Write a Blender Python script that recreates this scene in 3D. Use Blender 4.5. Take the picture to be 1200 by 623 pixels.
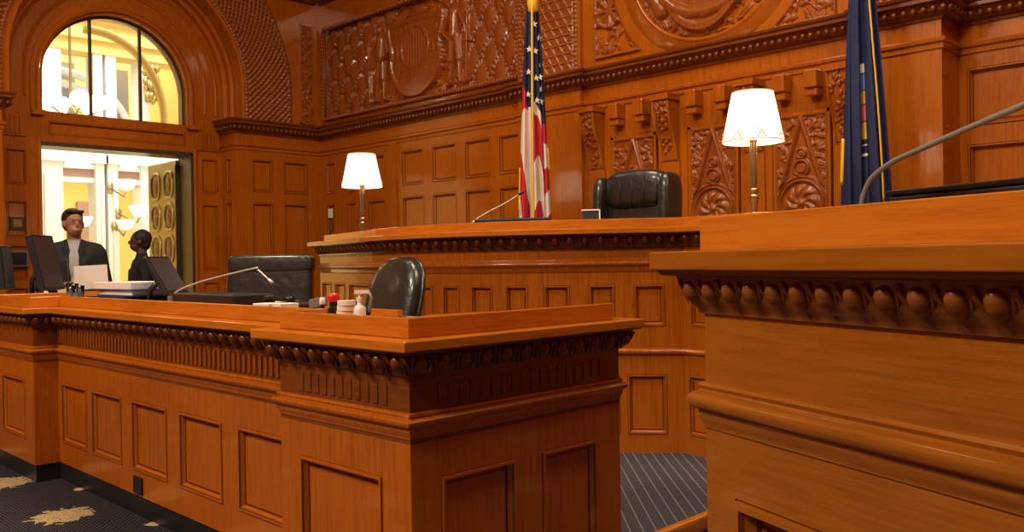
import bpy, bmesh, math, random
import numpy as np
from mathutils import Vector, Matrix
random.seed(4); rng = np.random.RandomState(7)
for o in list(bpy.data.objects): bpy.data.objects.remove(o)
S = bpy.context.scene; C = S.collection
PI = math.pi

# ---------------------------------------------------------------- camera
H = 1.25
yaw, pit, rol = 0.790708, -0.006, -0.01608
f = Vector((-math.cos(yaw)*math.cos(pit), math.sin(yaw)*math.cos(pit), math.sin(pit)))
rt = Vector((math.sin(yaw), math.cos(yaw), 0)); up = rt.cross(f)
r2 = math.cos(rol)*rt + math.sin(rol)*up; u2 = -math.sin(rol)*rt + math.cos(rol)*up
cam = bpy.data.objects.new('camera', bpy.data.cameras.new('camera')); C.objects.link(cam)
M = Matrix((r2, u2, -f)).transposed().to_4x4(); M.translation = (0, 0, H)
cam.matrix_world = M
cam.data.sensor_width = 36; cam.data.lens = 1021.5/1200*36; cam.data.clip_start = .05
S.camera = cam
# ---------------------------------------------------------------- exposure, world, room lights, added foyer fill
S.view_settings.view_transform = 'Standard'; S.view_settings.look = 'None'
S.view_settings.exposure = 0.2; S.view_settings.gamma = 1; S.view_settings.use_curve_mapping = False
W = bpy.data.worlds.new('world'); S.world = W; W.use_nodes = True
W.node_tree.nodes['Background'].inputs[0].default_value = (1.0, .82, .6, 1)
W.node_tree.nodes['Background'].inputs[1].default_value = .10
def area(name, loc, size, power, col=(1, .83, .6), rot=(0, 0, 0), sy=None):
    l = bpy.data.lights.new(name, 'AREA'); l.energy = power; l.color = col
    l.shape = 'RECTANGLE'; l.size = size; l.size_y = sy or size
    o = bpy.data.objects.new(name, l); o.location = loc; o.rotation_euler = rot; C.objects.link(o)
    return o
def point(name, loc, power, r=.06, col=(1, .78, .5)):
    l = bpy.data.lights.new(name, 'POINT'); l.energy = power; l.color = col; l.shadow_soft_size = r
    o = bpy.data.objects.new(name, l); o.location = loc; C.objects.link(o); return o
CEIL = 6.2
area('ceiling_light_source', (-4.6, -2.6, CEIL-.15), 1.2, 360)
area('ceiling_light_source', (-1.6, -3.4, CEIL-.15), 1.2, 240)
area('ceiling_light_source', (-4.6, 3.0, CEIL-.15), 1.8, 130)
area('ceiling_light_source', (-1.0, 3.2, CEIL-.15), 1.8, 165)
area('ceiling_light_source', (-7.6, 2.6, CEIL-.15), 1.0, 14)
area('foyer_fill_light', (-13.4, 5.6, 6.6), 3.0, 380, (1, .95, .82))  # added fill without a fitting, brightens the foyer
area('foyer_fill_light', (-16.3, 5.8, 6.8), 2.0, 190, (1, .92, .7))  # added fill hidden behind the foyer piers, brightens the hall wall
area('foyer_fill_light', (-16.2, 5.8, 2.85), 1.2, 22, (1, .92, .7))  # second added fill behind the piers, lower down

# ---------------------------------------------------------------- materials
def mat(name, col, rough=.5, metal=0, coat=0, emit=None, es=1, spec=.5):
    m = bpy.data.materials.new(name); m.use_nodes = True
    b = m.node_tree.nodes['Principled BSDF']
    b.inputs['Base Color'].default_value = (*col, 1); b.inputs['Roughness'].default_value = rough
    b.inputs['Metallic'].default_value = metal; b.inputs['Coat Weight'].default_value = coat
    b.inputs['Coat Roughness'].default_value = .12; b.inputs['Specular IOR Level'].default_value = spec
    if emit: b.inputs['Emission Color'].default_value = (*emit, 1); b.inputs['Emission Strength'].default_value = es
    # every material gets a slight procedural variation
    nt = m.node_tree; tc = nt.nodes.new('ShaderNodeTexCoord'); n = nt.nodes.new('ShaderNodeTexNoise')
    n.inputs['Scale'].default_value = 14; nt.links.new(tc.outputs['Object'], n.inputs['Vector'])
    mr = nt.nodes.new('ShaderNodeMapRange'); mr.inputs['To Min'].default_value = max(rough-.05, .02); mr.inputs['To Max'].default_value = min(rough+.07, 1)
    nt.links.new(n.outputs['Fac'], mr.inputs['Value']); nt.links.new(mr.outputs[0], b.inputs['Roughness'])
    return m
def wood(name, a, d, axis='z', rough=.33, coat=.35, gs=1.0, bump=.06):
    m = bpy.data.materials.new(name); m.use_nodes = True; nt = m.node_tree; b = nt.nodes['Principled BSDF']
    tc = nt.nodes.new('ShaderNodeTexCoord'); mp = nt.nodes.new('ShaderNodeMapping')
    sc = {'z': (48, 48, 2.2), 'x': (2.2, 48, 48), 'y': (48, 2.2, 48), 'h': (3.0, 3.0, 60)}[axis]
    mp.inputs['Scale'].default_value = tuple(s*gs for s in sc)
    nt.links.new(tc.outputs['Object'], mp.inputs['Vector'])
    n1 = nt.nodes.new('ShaderNodeTexNoise'); n1.inputs['Scale'].default_value = 1.6; n1.inputs['Detail'].default_value = 6; n1.inputs['Roughness'].default_value = .62
    n1.inputs['Distortion'].default_value = .15
    nt.links.new(mp.outputs[0], n1.inputs['Vector'])
    n2 = nt.nodes.new('ShaderNodeTexNoise'); n2.inputs['Scale'].default_value = 1.3; n2.inputs['Detail'].default_value = 3
    nt.links.new(tc.outputs['Object'], n2.inputs['Vector'])
    n3 = nt.nodes.new('ShaderNodeTexNoise'); n3.inputs['Scale'].default_value = 6; n3.inputs['Detail'].default_value = 4
    nt.links.new(mp.outputs[0], n3.inputs['Vector'])
    ad = nt.nodes.new('ShaderNodeMath'); ad.operation = 'MULTIPLY_ADD'; ad.inputs[1].default_value = .5
    nt.links.new(n2.outputs['Fac'], ad.inputs[0]); nt.links.new(n1.outputs['Fac'], ad.inputs[2])
    ad2 = nt.nodes.new('ShaderNodeMath'); ad2.operation = 'MULTIPLY_ADD'; ad2.inputs[1].default_value = .35
    nt.links.new(n3.outputs['Fac'], ad2.inputs[0]); nt.links.new(ad.outputs[0], ad2.inputs[2])
    cr = nt.nodes.new('ShaderNodeValToRGB'); cr.color_ramp.elements[0].position = .62; cr.color_ramp.elements[1].position = 1.18 if False else 1.0
    cr.color_ramp.elements[0].color = (*d, 1); cr.color_ramp.elements[1].color = (*a, 1)
    nt.links.new(ad2.outputs[0], cr.inputs[0]); nt.links.new(cr.outputs[0], b.inputs['Base Color'])
    b.inputs['Roughness'].default_value = rough; b.inputs['Coat Weight'].default_value = min(coat*1.6, 1); b.inputs['Coat Roughness'].default_value = .10
    b.inputs['Specular IOR Level'].default_value = .3; b.inputs['Coat Tint'].default_value = (1, .82, .55, 1)
    bp = nt.nodes.new('ShaderNodeBump'); bp.inputs['Strength'].default_value = bump; bp.inputs['Distance'].default_value = .01
    nt.links.new(n1.outputs['Fac'], bp.inputs['Height']); nt.links.new(bp.outputs[0], b.inputs['Normal'])
    return m
OA, OD = (0.459, 0.1288, 0.0080), (0.265, 0.0611, 0.0040)
oak_v = wood('oak_vertical_grain', OA, OD, 'z')
oak_h = wood('oak_horizontal_grain', OA, OD, 'h')
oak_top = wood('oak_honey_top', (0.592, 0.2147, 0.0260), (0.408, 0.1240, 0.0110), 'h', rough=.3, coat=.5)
oak_wall = wood('oak_wall', (0.469, 0.1383, 0.0090), (0.286, 0.0687, 0.0040), 'z', rough=.3, coat=.5)
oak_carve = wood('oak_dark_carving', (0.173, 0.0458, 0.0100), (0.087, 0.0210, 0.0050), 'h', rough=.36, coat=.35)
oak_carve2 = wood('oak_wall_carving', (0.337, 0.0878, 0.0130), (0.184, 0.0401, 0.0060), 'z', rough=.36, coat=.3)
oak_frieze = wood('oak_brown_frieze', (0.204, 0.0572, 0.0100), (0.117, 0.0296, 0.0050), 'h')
oak_R = wood('oak_golden_brown', (0.347, 0.1259, 0.0150), (0.235, 0.0763, 0.0070), 'h', rough=.3, coat=.5)
oak_flute = wood('oak_fluting', (0.275, 0.0811, 0.0120), (0.163, 0.0429, 0.0070), 'z')
oak_Rc = wood('oak_box_carving', (.235, .076, .012), (.135, .040, .007), 'h', rough=.42, coat=.2)
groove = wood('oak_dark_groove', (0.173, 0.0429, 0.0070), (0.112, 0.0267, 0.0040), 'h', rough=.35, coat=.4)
leather = mat('black_leather', (.016, .015, .014), .36, coat=.5)
def leather_bump():
    nt = leather.node_tree; b = nt.nodes['Principled BSDF']; tc = nt.nodes.new('ShaderNodeTexCoord')
    v = nt.nodes.new('ShaderNodeTexNoise'); v.inputs['Scale'].default_value = 18; v.inputs['Detail'].default_value = 5
    nt.links.new(tc.outputs['Object'], v.inputs['Vector']); bp = nt.nodes.new('ShaderNodeBump'); bp.inputs['Strength'].default_value = .25; bp.inputs['Distance'].default_value = .02
    nt.links.new(v.outputs['Fac'], bp.inputs['Height']); nt.links.new(bp.outputs[0], b.inputs['Normal'])
leather_bump()
black = mat('black_plastic', (.014, .014, .016), .4)
blackg = mat('black_gloss_plastic', (.010, .010, .012), .2)
screen = mat('dark_screen', (.05, .05, .06), .25)
grey = mat('grey_plastic', (.16, .15, .14), .45)
white = mat('white_plastic', (.8, .78, .74), .4)
paper_w = mat('cream_paper', (.60, .50, .45), .7)
paper = mat('white_paper', (.82, .78, .72), .7)
blue = mat('blue_binder', (.02, .05, .22), .5)
red = mat('red_plastic', (.6, .02, .01), .35)
brass = mat('aged_brass', (.40, .33, .20), .34, .9)
chrome = mat('chrome', (.70, .68, .66), .25, .35)
steel = mat('dull_steel', (.26, .26, .28), .3, .3)
gold = mat('gold_fringe', (.85, .50, .03), .55)
kick = mat('black_stone_base', (.012, .013, .015), .35)
bronze = mat('bronze_door', (.42, .31, .11), .3, .6)
bronze_r = mat('reddish_bronze', (.22, .11, .045), .25, .7)
bronze_d = mat('dark_bronze', (.12, .09, .05), .35, .7)
plaster_w = mat('foyer_white_paint', (.78, .80, .84), .6)
plaster_y = mat('foyer_yellow_paint', (.80, .60, .20), .7)
plaster_c = mat('foyer_cream_paint', (.85, .74, .42), .7)
rose = mat('foyer_rose_marble', (.42, .24, .20), .5)
stone = mat('foyer_grey_stone', (.35, .36, .42), .6)
ceil_m = mat('ceiling_paint', (.62, .48, .28), .8)
glass = bpy.data.materials.new('clear_glass'); glass.use_nodes = True
def mkglass():
    nt = glass.node_tree; nt.nodes.clear(); o = nt.nodes.new('ShaderNodeOutputMaterial'); t = nt.nodes.new('ShaderNodeBsdfTransparent')
    g = nt.nodes.new('ShaderNodeBsdfGlossy'); g.inputs['Roughness'].default_value = .03; mx = nt.nodes.new('ShaderNodeMixShader'); fr = nt.nodes.new('ShaderNodeFresnel')
    fr.inputs[0].default_value = 1.45; nt.links.new(fr.outputs[0], mx.inputs[0]); nt.links.new(t.outputs[0], mx.inputs[1]); nt.links.new(g.outputs[0], mx.inputs[2]); nt.links.new(mx.outputs[0], o.inputs[0])
mkglass()
glow = mat('lit_globe', (1, .95, .85), .4, emit=(1, .93, .78), es=7)
glow2 = mat('lit_bowl', (1, .92, .75), .4, emit=(1, .86, .55), es=3.2)
shade_m = mat('lit_lampshade', (.9, .82, .66), .8, emit=(1, .82, .55), es=1.9)
trim_m = mat('lampshade_trim', (.40, .24, .08), .6, emit=(1, .6, .25), es=.25)
skin_m = mat('skin_light', (.36, .17, .105), .5); skin_d = mat('skin_dark', (.10, .045, .025), .5)
hair_m = mat('dark_hair', (.02, .013, .01), .6)
suit = mat('black_suit', (.010, .010, .012), .8); shirt = mat('pale_shirt', (.42, .40, .40), .8)
navy = mat('navy_flag_cloth', (.012, .018, .085), .75); fred = mat('red_flag_cloth', (.58, .012, .03), .7); fwhite = mat('white_flag_cloth', (.82, .74, .66), .7)
fblue = mat('flag_blue', (.010, .014, .07), .75); fsky = mat('flag_sky_blue', (.10, .25, .60), .7); fgold = mat('flag_gold', (.62, .36, .05), .7); fpink = mat('flag_pink', (.6, .12, .14), .7)

def carpet(name, kind):
    m = bpy.data.materials.new(name); m.use_nodes = True; nt = m.node_tree; b = nt.nodes['Principled BSDF']; L = nt.links
    b.inputs['Roughness'].default_value = .95; b.inputs['Specular IOR Level'].default_value = .1
    tc = nt.nodes.new('ShaderNodeTexCoord'); sp = nt.nodes.new('ShaderNodeSeparateXYZ'); L.new(tc.outputs['Object'], sp.inputs[0])
    def mth(op, a, c=None, d=None):
        n = nt.nodes.new('ShaderNodeMath'); n.operation = op
        for i, v in enumerate((a, c, d)):
            if v is None: continue
            if isinstance(v, (int, float)): n.inputs[i].default_value = v
            else: L.new(v, n.inputs[i])
        return n.outputs[0]
    x, y = sp.outputs[0], sp.outputs[1]
    nz = nt.nodes.new('ShaderNodeTexNoise'); nz.inputs['Scale'].default_value = 260; nz.inputs['Detail'].default_value = 2; L.new(tc.outputs['Object'], nz.inputs['Vector'])
    def mix(fac, c1, c2):
        n = nt.nodes.new('ShaderNodeMix'); n.data_type = 'RGBA'; L.new(fac, n.inputs[0])
        for i, c in ((6, c1), (7, c2)):
            if isinstance(c, tuple): n.inputs[i].default_value = (*c, 1)
            else: L.new(c, n.inputs[i])
        return n.outputs[2]
    if kind == 'stripe':
        xx, yy = x, y; x = mth('MULTIPLY', mth('ADD', xx, yy), .7071); y = mth('MULTIPLY', mth('SUBTRACT', xx, yy), .7071)
        fx = mth('PINGPONG', mth('MULTIPLY', x, 1/.055), .5)
        ln = mth('LESS_THAN', fx, .05)
        ds = mth('GREATER_THAN', mth('PINGPONG', mth('MULTIPLY', y, 1/.014), .5), .16)
        ln = mth('MULTIPLY', ln, ds)
        cell = mth('PINGPONG', mth('MULTIPLY', mth('ADD', y, mth('MULTIPLY', fx, .02)), 1/.022), .5)
        base = mix(mth('GREATER_THAN', cell, .25), (.045, .040, .052), (.095, .085, .105))
        base = mix(mth('MULTIPLY', nz.outputs['Fac'], .5), base, (.05, .045, .055))
        col = mix(ln, base, (.27, .25, .25))
    else:
        px_ = mth('PINGPONG', mth('MULTIPLY', mth('ADD', x, y), 1/.035), .5); py_ = mth('PINGPONG', mth('MULTIPLY', mth('SUBTRACT', x, y), 1/.035), .5)
        dot = mth('MULTIPLY', mth('GREATER_THAN', px_, .34), mth('GREATER_THAN', py_, .34))
        base = mix(dot, (.020, .018, .026), (.12, .105, .12))
        def motif(cx, cy, r, nscale):
            wx = mth('SUBTRACT', mth('WRAP', mth('ADD', x, -cx+50.), 0.98, 0.0), .0)
            dx = mth('SUBTRACT', mth('PINGPONG', mth('ADD', x, -cx+98.), .49), 0.0)
            dy = mth('SUBTRACT', mth('PINGPONG', mth('ADD', y, -cy+98.), .49), 0.0)
            d = mth('SQRT', mth('ADD', mth('MULTIPLY', dx, dx), mth('MULTIPLY', dy, dy)))
            n = nt.nodes.new('ShaderNodeTexNoise'); n.inputs['Scale'].default_value = nscale; n.inputs['Detail'].default_value = 3; L.new(tc.outputs['Object'], n.inputs['Vector'])
            return mth('LESS_THAN', mth('ADD', d, mth('MULTIPLY', mth('SUBTRACT', n.outputs['Fac'], .5), r*1.7)), r), n.outputs['Fac']
        a, nf = motif(-4.72, 1.52, .135, 22)
        leaf = mix(mth('GREATER_THAN', mth('PINGPONG', mth('MULTIPLY', nf, 14), .5), .17), (.16, .085, .04), (.52, .40, .20))
        col = mix(a, base, leaf)
        a2, _ = motif(-4.72+.49, 1.52+.245, .035, 40)
        col = mix(a2, col, (.50, .38, .18))
    L.new(col, b.inputs['Base Color'])
    bp = nt.nodes.new('ShaderNodeBump'); bp.inputs['Strength'].default_value = .4; bp.inputs['Distance'].default_value = .004
    L.new(nz.outputs['Fac'], bp.inputs['Height']); L.new(bp.outputs[0], b.inputs['Normal'])
    return m
carpet_m = carpet('patterned_dark_carpet', 'floral'); carpet_p = carpet('grey_striped_carpet', 'stripe')

# ---------------------------------------------------------------- mesh helpers
def worldloc(o):
    v = Vector((0, 0, 0))
    while o is not None: v += o.location; o = o.parent
    return v
class MB:
    def __init__(s): s.v = []; s.f = []; s.m = []
    def add(s, vs, fs, mi=0):
        b = len(s.v); s.v += [tuple(map(float, p)) for p in vs]; s.f += [tuple(b+i for i in q) for q in fs]; s.m += [mi]*len(fs); return s
    def box(s, x0, x1, y0, y1, z0, z1, mi=0):
        return s.add([(x, y, z) for z in (z0, z1) for y in (y0, y1) for x in (x0, x1)], [(0, 2, 3, 1), (4, 5, 7, 6), (0, 1, 5, 4), (2, 6, 7, 3), (0, 4, 6, 2), (1, 3, 7, 5)], mi)
    def obox(s, c, ax, hf, mi=0):
        c = Vector(c); A = [Vector(a).normalized()*h for a, h in zip(ax, hf)]
        return s.add([c + i*A[0] + j*A[1] + k*A[2] for k in (-1, 1) for j in (-1, 1) for i in (-1, 1)], [(0, 2, 3, 1), (4, 5, 7, 6), (0, 1, 5, 4), (2, 6, 7, 3), (0, 4, 6, 2), (1, 3, 7, 5)], mi)
    def lathe(s, prof, c=(0, 0, 0), n=24, ax=None, mi=0):
        c = Vector(c); R = Matrix.Identity(3)
        if ax is not None: R = Vector((0, 0, 1)).rotation_difference(Vector(ax).normalized()).to_matrix()
        vs = []; fs = []; k = len(prof)
        for i in range(n):
            a = 2*PI*i/n
            for r, z in prof: vs.append(c + R @ Vector((r*math.cos(a), r*math.sin(a), z)))
        for i in range(n):
            for j in range(k-1): fs.append((i*k+j, ((i+1) % n)*k+j, ((i+1) % n)*k+j+1, i*k+j+1))
        if prof[0][0] > 1e-6: fs.append(tuple(i*k for i in range(n))[::-1])
        if prof[-1][0] > 1e-6: fs.append(tuple(i*k+k-1 for i in range(n)))
        return s.add(vs, fs, mi)
    def cyl(s, a, b, r, r1=None, n=16, mi=0):
        a, b = Vector(a), Vector(b); L = (b-a).length
        return s.lathe([(r, 0), (r if r1 is None else r1, L)], a, n, b-a, mi)
    def ell(s, c, r, n=14, R=None, mi=0):
        c = Vector(c); R = R or Matrix.Identity(3); vs = []; fs = []; k = max(n//2, 4)
        for i in range(n):
            a = 2*PI*i/n
            for j in range(k+1):
                t = PI*j/k
                vs.append(c + R @ Vector((r[0]*math.sin(t)*math.cos(a), r[1]*math.sin(t)*math.sin(a), -r[2]*math.cos(t))))
        for i in range(n):
            for j in range(k): fs.append((i*(k+1)+j, ((i+1) % n)*(k+1)+j, ((i+1) % n)*(k+1)+j+1, i*(k+1)+j+1))
        return s.add(vs, fs, mi)
    def cushion(s, c, hf, p=.35, R=None, n=28, mi=0):   # rounded box from a superellipsoid
        c = Vector(c); R = R or Matrix.Identity(3); vs = []; fs = []; k = n//2
        sg = lambda v: math.copysign(abs(v)**p, v)
        for i in range(n):
            a = 2*PI*i/n
            for j in range(k+1):
                t = PI*j/k - PI/2
                ct = sg(math.cos(t))
                vs.append(c + R @ Vector((hf[0]*ct*sg(math.cos(a)), hf[1]*ct*sg(math.sin(a)), hf[2]*sg(math.sin(t)))))
        for i in range(n):
            for j in range(k): fs.append((i*(k+1)+j, ((i+1) % n)*(k+1)+j, ((i+1) % n)*(k+1)+j+1, i*(k+1)+j+1))
        return s.add(vs, fs, mi)
    def tube(s, pts, r, n=10, mi=0, cap=True):
        pts = [Vector(p) for p in pts]; m = len(pts); vs = []; fs = []
        rr = r if isinstance(r, (list, tuple)) else [r]*m
        t0 = (pts[1]-pts[0]).normalized(); nn = t0.orthogonal().normalized()
        for i, p in enumerate(pts):
            t = (pts[min(i+1, m-1)] - pts[max(i-1, 0)]).normalized()
            nn = (nn - t*nn.dot(t)).normalized(); bb = t.cross(nn)
            for j in range(n):
                a = 2*PI*j/n; vs.append(p + rr[i]*(math.cos(a)*nn + math.sin(a)*bb))
        for i in range(m-1):
            for j in range(n): fs.append((i*n+j, i*n+(j+1) % n, (i+1)*n+(j+1) % n, (i+1)*n+j))
        if cap: fs.append(tuple(range(n))[::-1]); fs.append(tuple((m-1)*n+j for j in range(n)))
        return s.add(vs, fs, mi)
    def prism(s, poly, z0, z1, mi=0):
        n = len(poly)
        return s.add([(x, y, z0) for x, y in poly] + [(x, y, z1) for x, y in poly], [tuple(range(n))[::-1], tuple(range(n, 2*n))] + [(i, (i+1) % n, n+(i+1) % n, n+i) for i in range(n)], mi)
    def sweep(s, path, prof, closed=False, capends=True, mi=0):
        P = offpath(path, 0); k = len(prof); n = len(path); vs = []; fs = []
        offs = mitres(path)
        for i in range(n):
            for o, z in prof: vs.append((path[i][0]+offs[i][0]*o, path[i][1]+offs[i][1]*o, z))
        for i in range(n-1):
            for j in range(k - (0 if closed else 1)): fs.append((i*k+j, (i+1)*k+j, (i+1)*k+(j+1) % k, i*k+(j+1) % k))
        if closed and capends: fs.append(tuple(range(k))); fs.append(tuple((n-1)*k+j for j in range(k))[::-1])
        return s.add(vs, fs, mi)
    def build(s, name, m, parent=None, smooth=False, bevel=0, local=False, autos=False, mods=None):
        off = Vector((0, 0, 0)) if local else worldloc(parent)
        me = bpy.data.meshes.new(name); me.from_pydata([(a-off.x, b-off.y, c-off.z) for a, b, c in s.v], [], s.f)
        for x in (m if isinstance(m, (list, tuple)) else [m]): me.materials.append(x)
        if isinstance(m, (list, tuple)): me.polygons.foreach_set('material_index', s.m)
        me.validate(); bm = bmesh.new(); bm.from_mesh(me); bmesh.ops.remove_doubles(bm, verts=bm.verts, dist=1e-5)
        bmesh.ops.recalc_face_normals(bm, faces=bm.faces)
        if smooth or autos:
            for q in bm.faces: q.smooth = True
            if autos:
                for e in bm.edges:
                    if len(e.link_faces) != 2 or e.calc_face_angle(0) > .7: e.smooth = False
        bm.to_mesh(me); bm.free()
        o = bpy.data.objects.new(name, me); C.objects.link(o)
        if parent: o.parent = parent
        if bevel:
            b = o.modifiers.new('bevel', 'BEVEL'); b.width = bevel; b.segments = 2; b.limit_method = 'ANGLE'; b.angle_limit = .6
        return o
def mitres(path):
    n = len(path); out = []
    def nrm(a, b):
        dx, dy = b[0]-a[0], b[1]-a[1]; l = math.hypot(dx, dy); return (dy/l, -dx/l)   # right-hand side of travel
    for i in range(n):
        a = nrm(path[i-1], path[i]) if i > 0 else None; b = nrm(path[i], path[i+1]) if i < n-1 else None
        if a is None: out.append(b); continue
        if b is None: out.append(a); continue
        d = 1 + a[0]*b[0]+a[1]*b[1]; d = max(d, .3); out.append(((a[0]+b[0])/d, (a[1]+b[1])/d))
    return out
def offpath(path, o):
    return [(p[0]+m[0]*o, p[1]+m[1]*o) for p, m in zip(path, mitres(path))]
def thing(name, label, cat, loc=(0, 0, 0), rz=0, group=None):
    o = bpy.data.objects.new(name, None); C.objects.link(o); o.location = loc; o.rotation_euler = (0, 0, rz); o.empty_display_size = .1
    o['label'] = label; o['category'] = cat
    if group: o['group'] = group
    return o
def tag(o, label, cat, group=None):
    o['label'] = label; o['category'] = cat
    if group: o['group'] = group
    return o
def struct(o): o['kind'] = 'structure'; return o
def rebase(o, loc):                      # put a single mesh's origin at its base
    loc = Vector(loc); o.data.transform(Matrix.Translation(-loc)); o.location = loc; return o

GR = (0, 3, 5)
RING = [(0, 0), (0.002, -.004), (.004, .006), (.013, .006), (.017, -.002), (.025, -.015), (.028, -.022)]
def panel_face(mb, P0, P1, z0, z1, holes, n=None, k=1.0, field=True, mi=0, flip=False):
    """wall face from P0 to P1 (xy), outward normal = right of travel, with recessed moulded panels"""
    dx, dy = P1[0]-P0[0], P1[1]-P0[1]; L = math.hypot(dx, dy); u = (dx/L, dy/L); nn = (u[1], -u[0])
    pt = lambda s, z, h=0: (P0[0]+u[0]*s+nn[0]*h, P0[1]+u[1]*s+nn[1]*h, z)
    xs = sorted({0, L, *[a for h in holes for a in h[:2]]}); zs = sorted({z0, z1, *[a for h in holes for a in h[2:4]]})
    for i in range(len(xs)-1):
        for j in range(len(zs)-1):
            cx, cz = (xs[i]+xs[i+1])/2, (zs[j]+zs[j+1])/2
            if any(h[0] < cx < h[1] and h[2] < cz < h[3] for h in holes): continue
            mb.add([pt(xs[i], zs[j]), pt(xs[i+1], zs[j]), pt(xs[i+1], zs[j+1]), pt(xs[i], zs[j+1])], [(0, 1, 2, 3)], mi)
    for h in holes:
        if len(h) > 4 and h[4] == 'open': continue
        a, b, c, d = h[:4]; w = min(b-a, d-c)
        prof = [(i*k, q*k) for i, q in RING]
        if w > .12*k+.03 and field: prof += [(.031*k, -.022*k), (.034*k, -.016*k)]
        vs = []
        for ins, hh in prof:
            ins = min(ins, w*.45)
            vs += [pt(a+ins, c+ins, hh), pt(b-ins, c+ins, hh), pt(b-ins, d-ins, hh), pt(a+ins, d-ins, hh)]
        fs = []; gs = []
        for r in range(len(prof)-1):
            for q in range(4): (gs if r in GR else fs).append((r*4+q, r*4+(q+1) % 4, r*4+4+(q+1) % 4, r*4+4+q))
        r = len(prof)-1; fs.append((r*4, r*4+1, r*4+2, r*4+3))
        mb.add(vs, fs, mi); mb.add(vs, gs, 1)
    return pt
def egg_band(mb, path, off, z, sp, r, tongues=True):
    """egg-and-dart carving along a path"""
    ms = mitres(path)
    for i in range(len(path)-1):
        a = (path[i][0]+ms[i][0]*off, path[i][1]+ms[i][1]*off); b = (path[i+1][0]+ms[i+1][0]*off, path[i+1][1]+ms[i+1][1]*off)
        L = math.hypot(b[0]-a[0], b[1]-a[1]); n = max(int(round(L/sp)), 1); u = Vector(((b[0]-a[0])/L, (b[1]-a[1])/L, 0)); nn = Vector((u.y, -u.x, 0))
        for q in range(n):
            c = Vector((a[0], a[1], z)) + u*(L*(q+.5)/n)
            ax = (nn*.55 + Vector((0, 0, .83))).normalized()    # the egg leans outwards with the ovolo
            R = Matrix((u, ax.cross(u), ax)).transposed()
            mb.ell(c, (r*.82, r*.78, r*1.12), 12, R)
            if tongues:
                for sg in (-1, 1):
                    pts = []
                    for t in range(6):
                        w = t/5; pts.append(c + u*sg*(r*1.28*math.cos(w*1.25)) + ax*(r*1.3 - 2.7*r*w) + nn*(-.002+.004*math.sin(w*PI)))
                    mb.tube(pts, r*.17, 5)
            d = c + u*(L*.5/n)
            mb.tube([d + ax*r*1.2, d - ax*r*1.15], [r*.2, r*.06], 5)
def arcpts(cy, cz, r, a0, a1, n): return [(cy + r*math.cos(a0+(a1-a0)*i/n), cz + r*math.sin(a0+(a1-a0)*i/n)) for i in range(n+1)]

# reliefs: a height field carved over a rectangle (or polar band), as real geometry
def relief(name, m, parent, O, u, n, w, h, nx, nz, fn, mask=None, smooth=True):
    X, Z = np.meshgrid(np.linspace(0, w, nx), np.linspace(0, h, nz)); Hh = fn(X, Z)
    O = np.array(O); u = np.array([u[0], u[1], 0.]); n_ = np.array([n[0], n[1], 0.])
    V = O + X[..., None]*u + Z[..., None]*np.array([0, 0, 1.]) + Hh[..., None]*n_
    return gridmesh(name, m, parent, V, mask(X, Z) if mask else None, smooth)
def gridmesh(name, m, parent, V, mk=None, smooth=True):
    nz, nx = V.shape[:2]; idx = np.arange(nx*nz).reshape(nz, nx)
    q = np.stack([idx[:-1, :-1], idx[:-1, 1:], idx[1:, 1:], idx[1:, :-1]], -1)
    if mk is not None: q = q[mk[:-1, :-1] & mk[:-1, 1:] & mk[1:, 1:] & mk[1:, :-1]]
    q = q.reshape(-1, 4); off = np.array(worldloc(parent)); me = bpy.data.meshes.new(name)
    me.from_pydata((V.reshape(-1, 3)-off).tolist(), [], q.tolist()); me.materials.append(m)
    if smooth: me.polygons.foreach_set('use_smooth', [True]*len(me.polygons))
    me.update(); o = bpy.data.objects.new(name, me); C.objects.link(o)
    if parent: o.parent = parent
    return o
def blob(X, Z, cx, cz, a, b, th, hh):
    dx, dz = X-cx, Z-cz; c, s = math.cos(th), math.sin(th); p = (dx*c+dz*s)/a; q = (-dx*s+dz*c)/b
    return hh*np.sqrt(np.clip(1-p*p-q*q, 0, None))
def leafy(X, Z, w, h, n, size, hh, seed=1):
    r = np.random.RandomState(seed); out = np.zeros_like(X)
    for i in range(n):
        cx, cz, th, s = r.rand()*w, r.rand()*h, r.rand()*PI, size*(.6+.8*r.rand())
        b = blob(X, Z, cx, cz, s, s*.38, th, hh*(.5+.5*r.rand()))
        dx, dz = X-cx, Z-cz; rib = np.abs(-dx*math.sin(th)+dz*math.cos(th)) < s*.05
        out = np.maximum(out, b*np.where(rib, .7, 1))
    return out
def caps(X, Z, a, b, r0, r1, hh):
    ax, az = a; bx, bz = b; L2 = (bx-ax)**2+(bz-az)**2+1e-9; t = np.clip(((X-ax)*(bx-ax)+(Z-az)*(bz-az))/L2, 0, 1)
    d = np.hypot(X-ax-t*(bx-ax), Z-az-t*(bz-az)); r = r0+(r1-r0)*t
    return hh*np.sqrt(np.clip(1-(d/r)**2, 0, None))
def lattice(X, Z, p=.088, hh=.02):
    out = np.zeros_like(X)
    for th in (0, PI/3, 2*PI/3):
        t = (X*math.sin(th) + Z*math.cos(th))/p; d = np.abs(t-np.round(t))
        out = np.maximum(out, hh*np.clip(1-d/.13, 0, 1)**.7)
    t2 = [np.abs(((X*math.sin(th)+Z*math.cos(th))/p) % 1 - .5) for th in (0, PI/3, 2*PI/3)]
    out = np.maximum(out, hh*.55*np.clip(1-(t2[0]+t2[1]+t2[2])/.75, 0, 1))
    return out

# ================================================================= THE SETTING
def slab_obj(name, m, *a): mb = MB(); mb.box(*a); return struct(mb.build(name, m))
slab_obj('floor', carpet_m, -10.2, 5, -8, 6.7, -.12, 0)
slab_obj('ceiling', ceil_m, -10.6, 5.2, -8.2, 7.2, CEIL, CEIL+.1)
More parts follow.
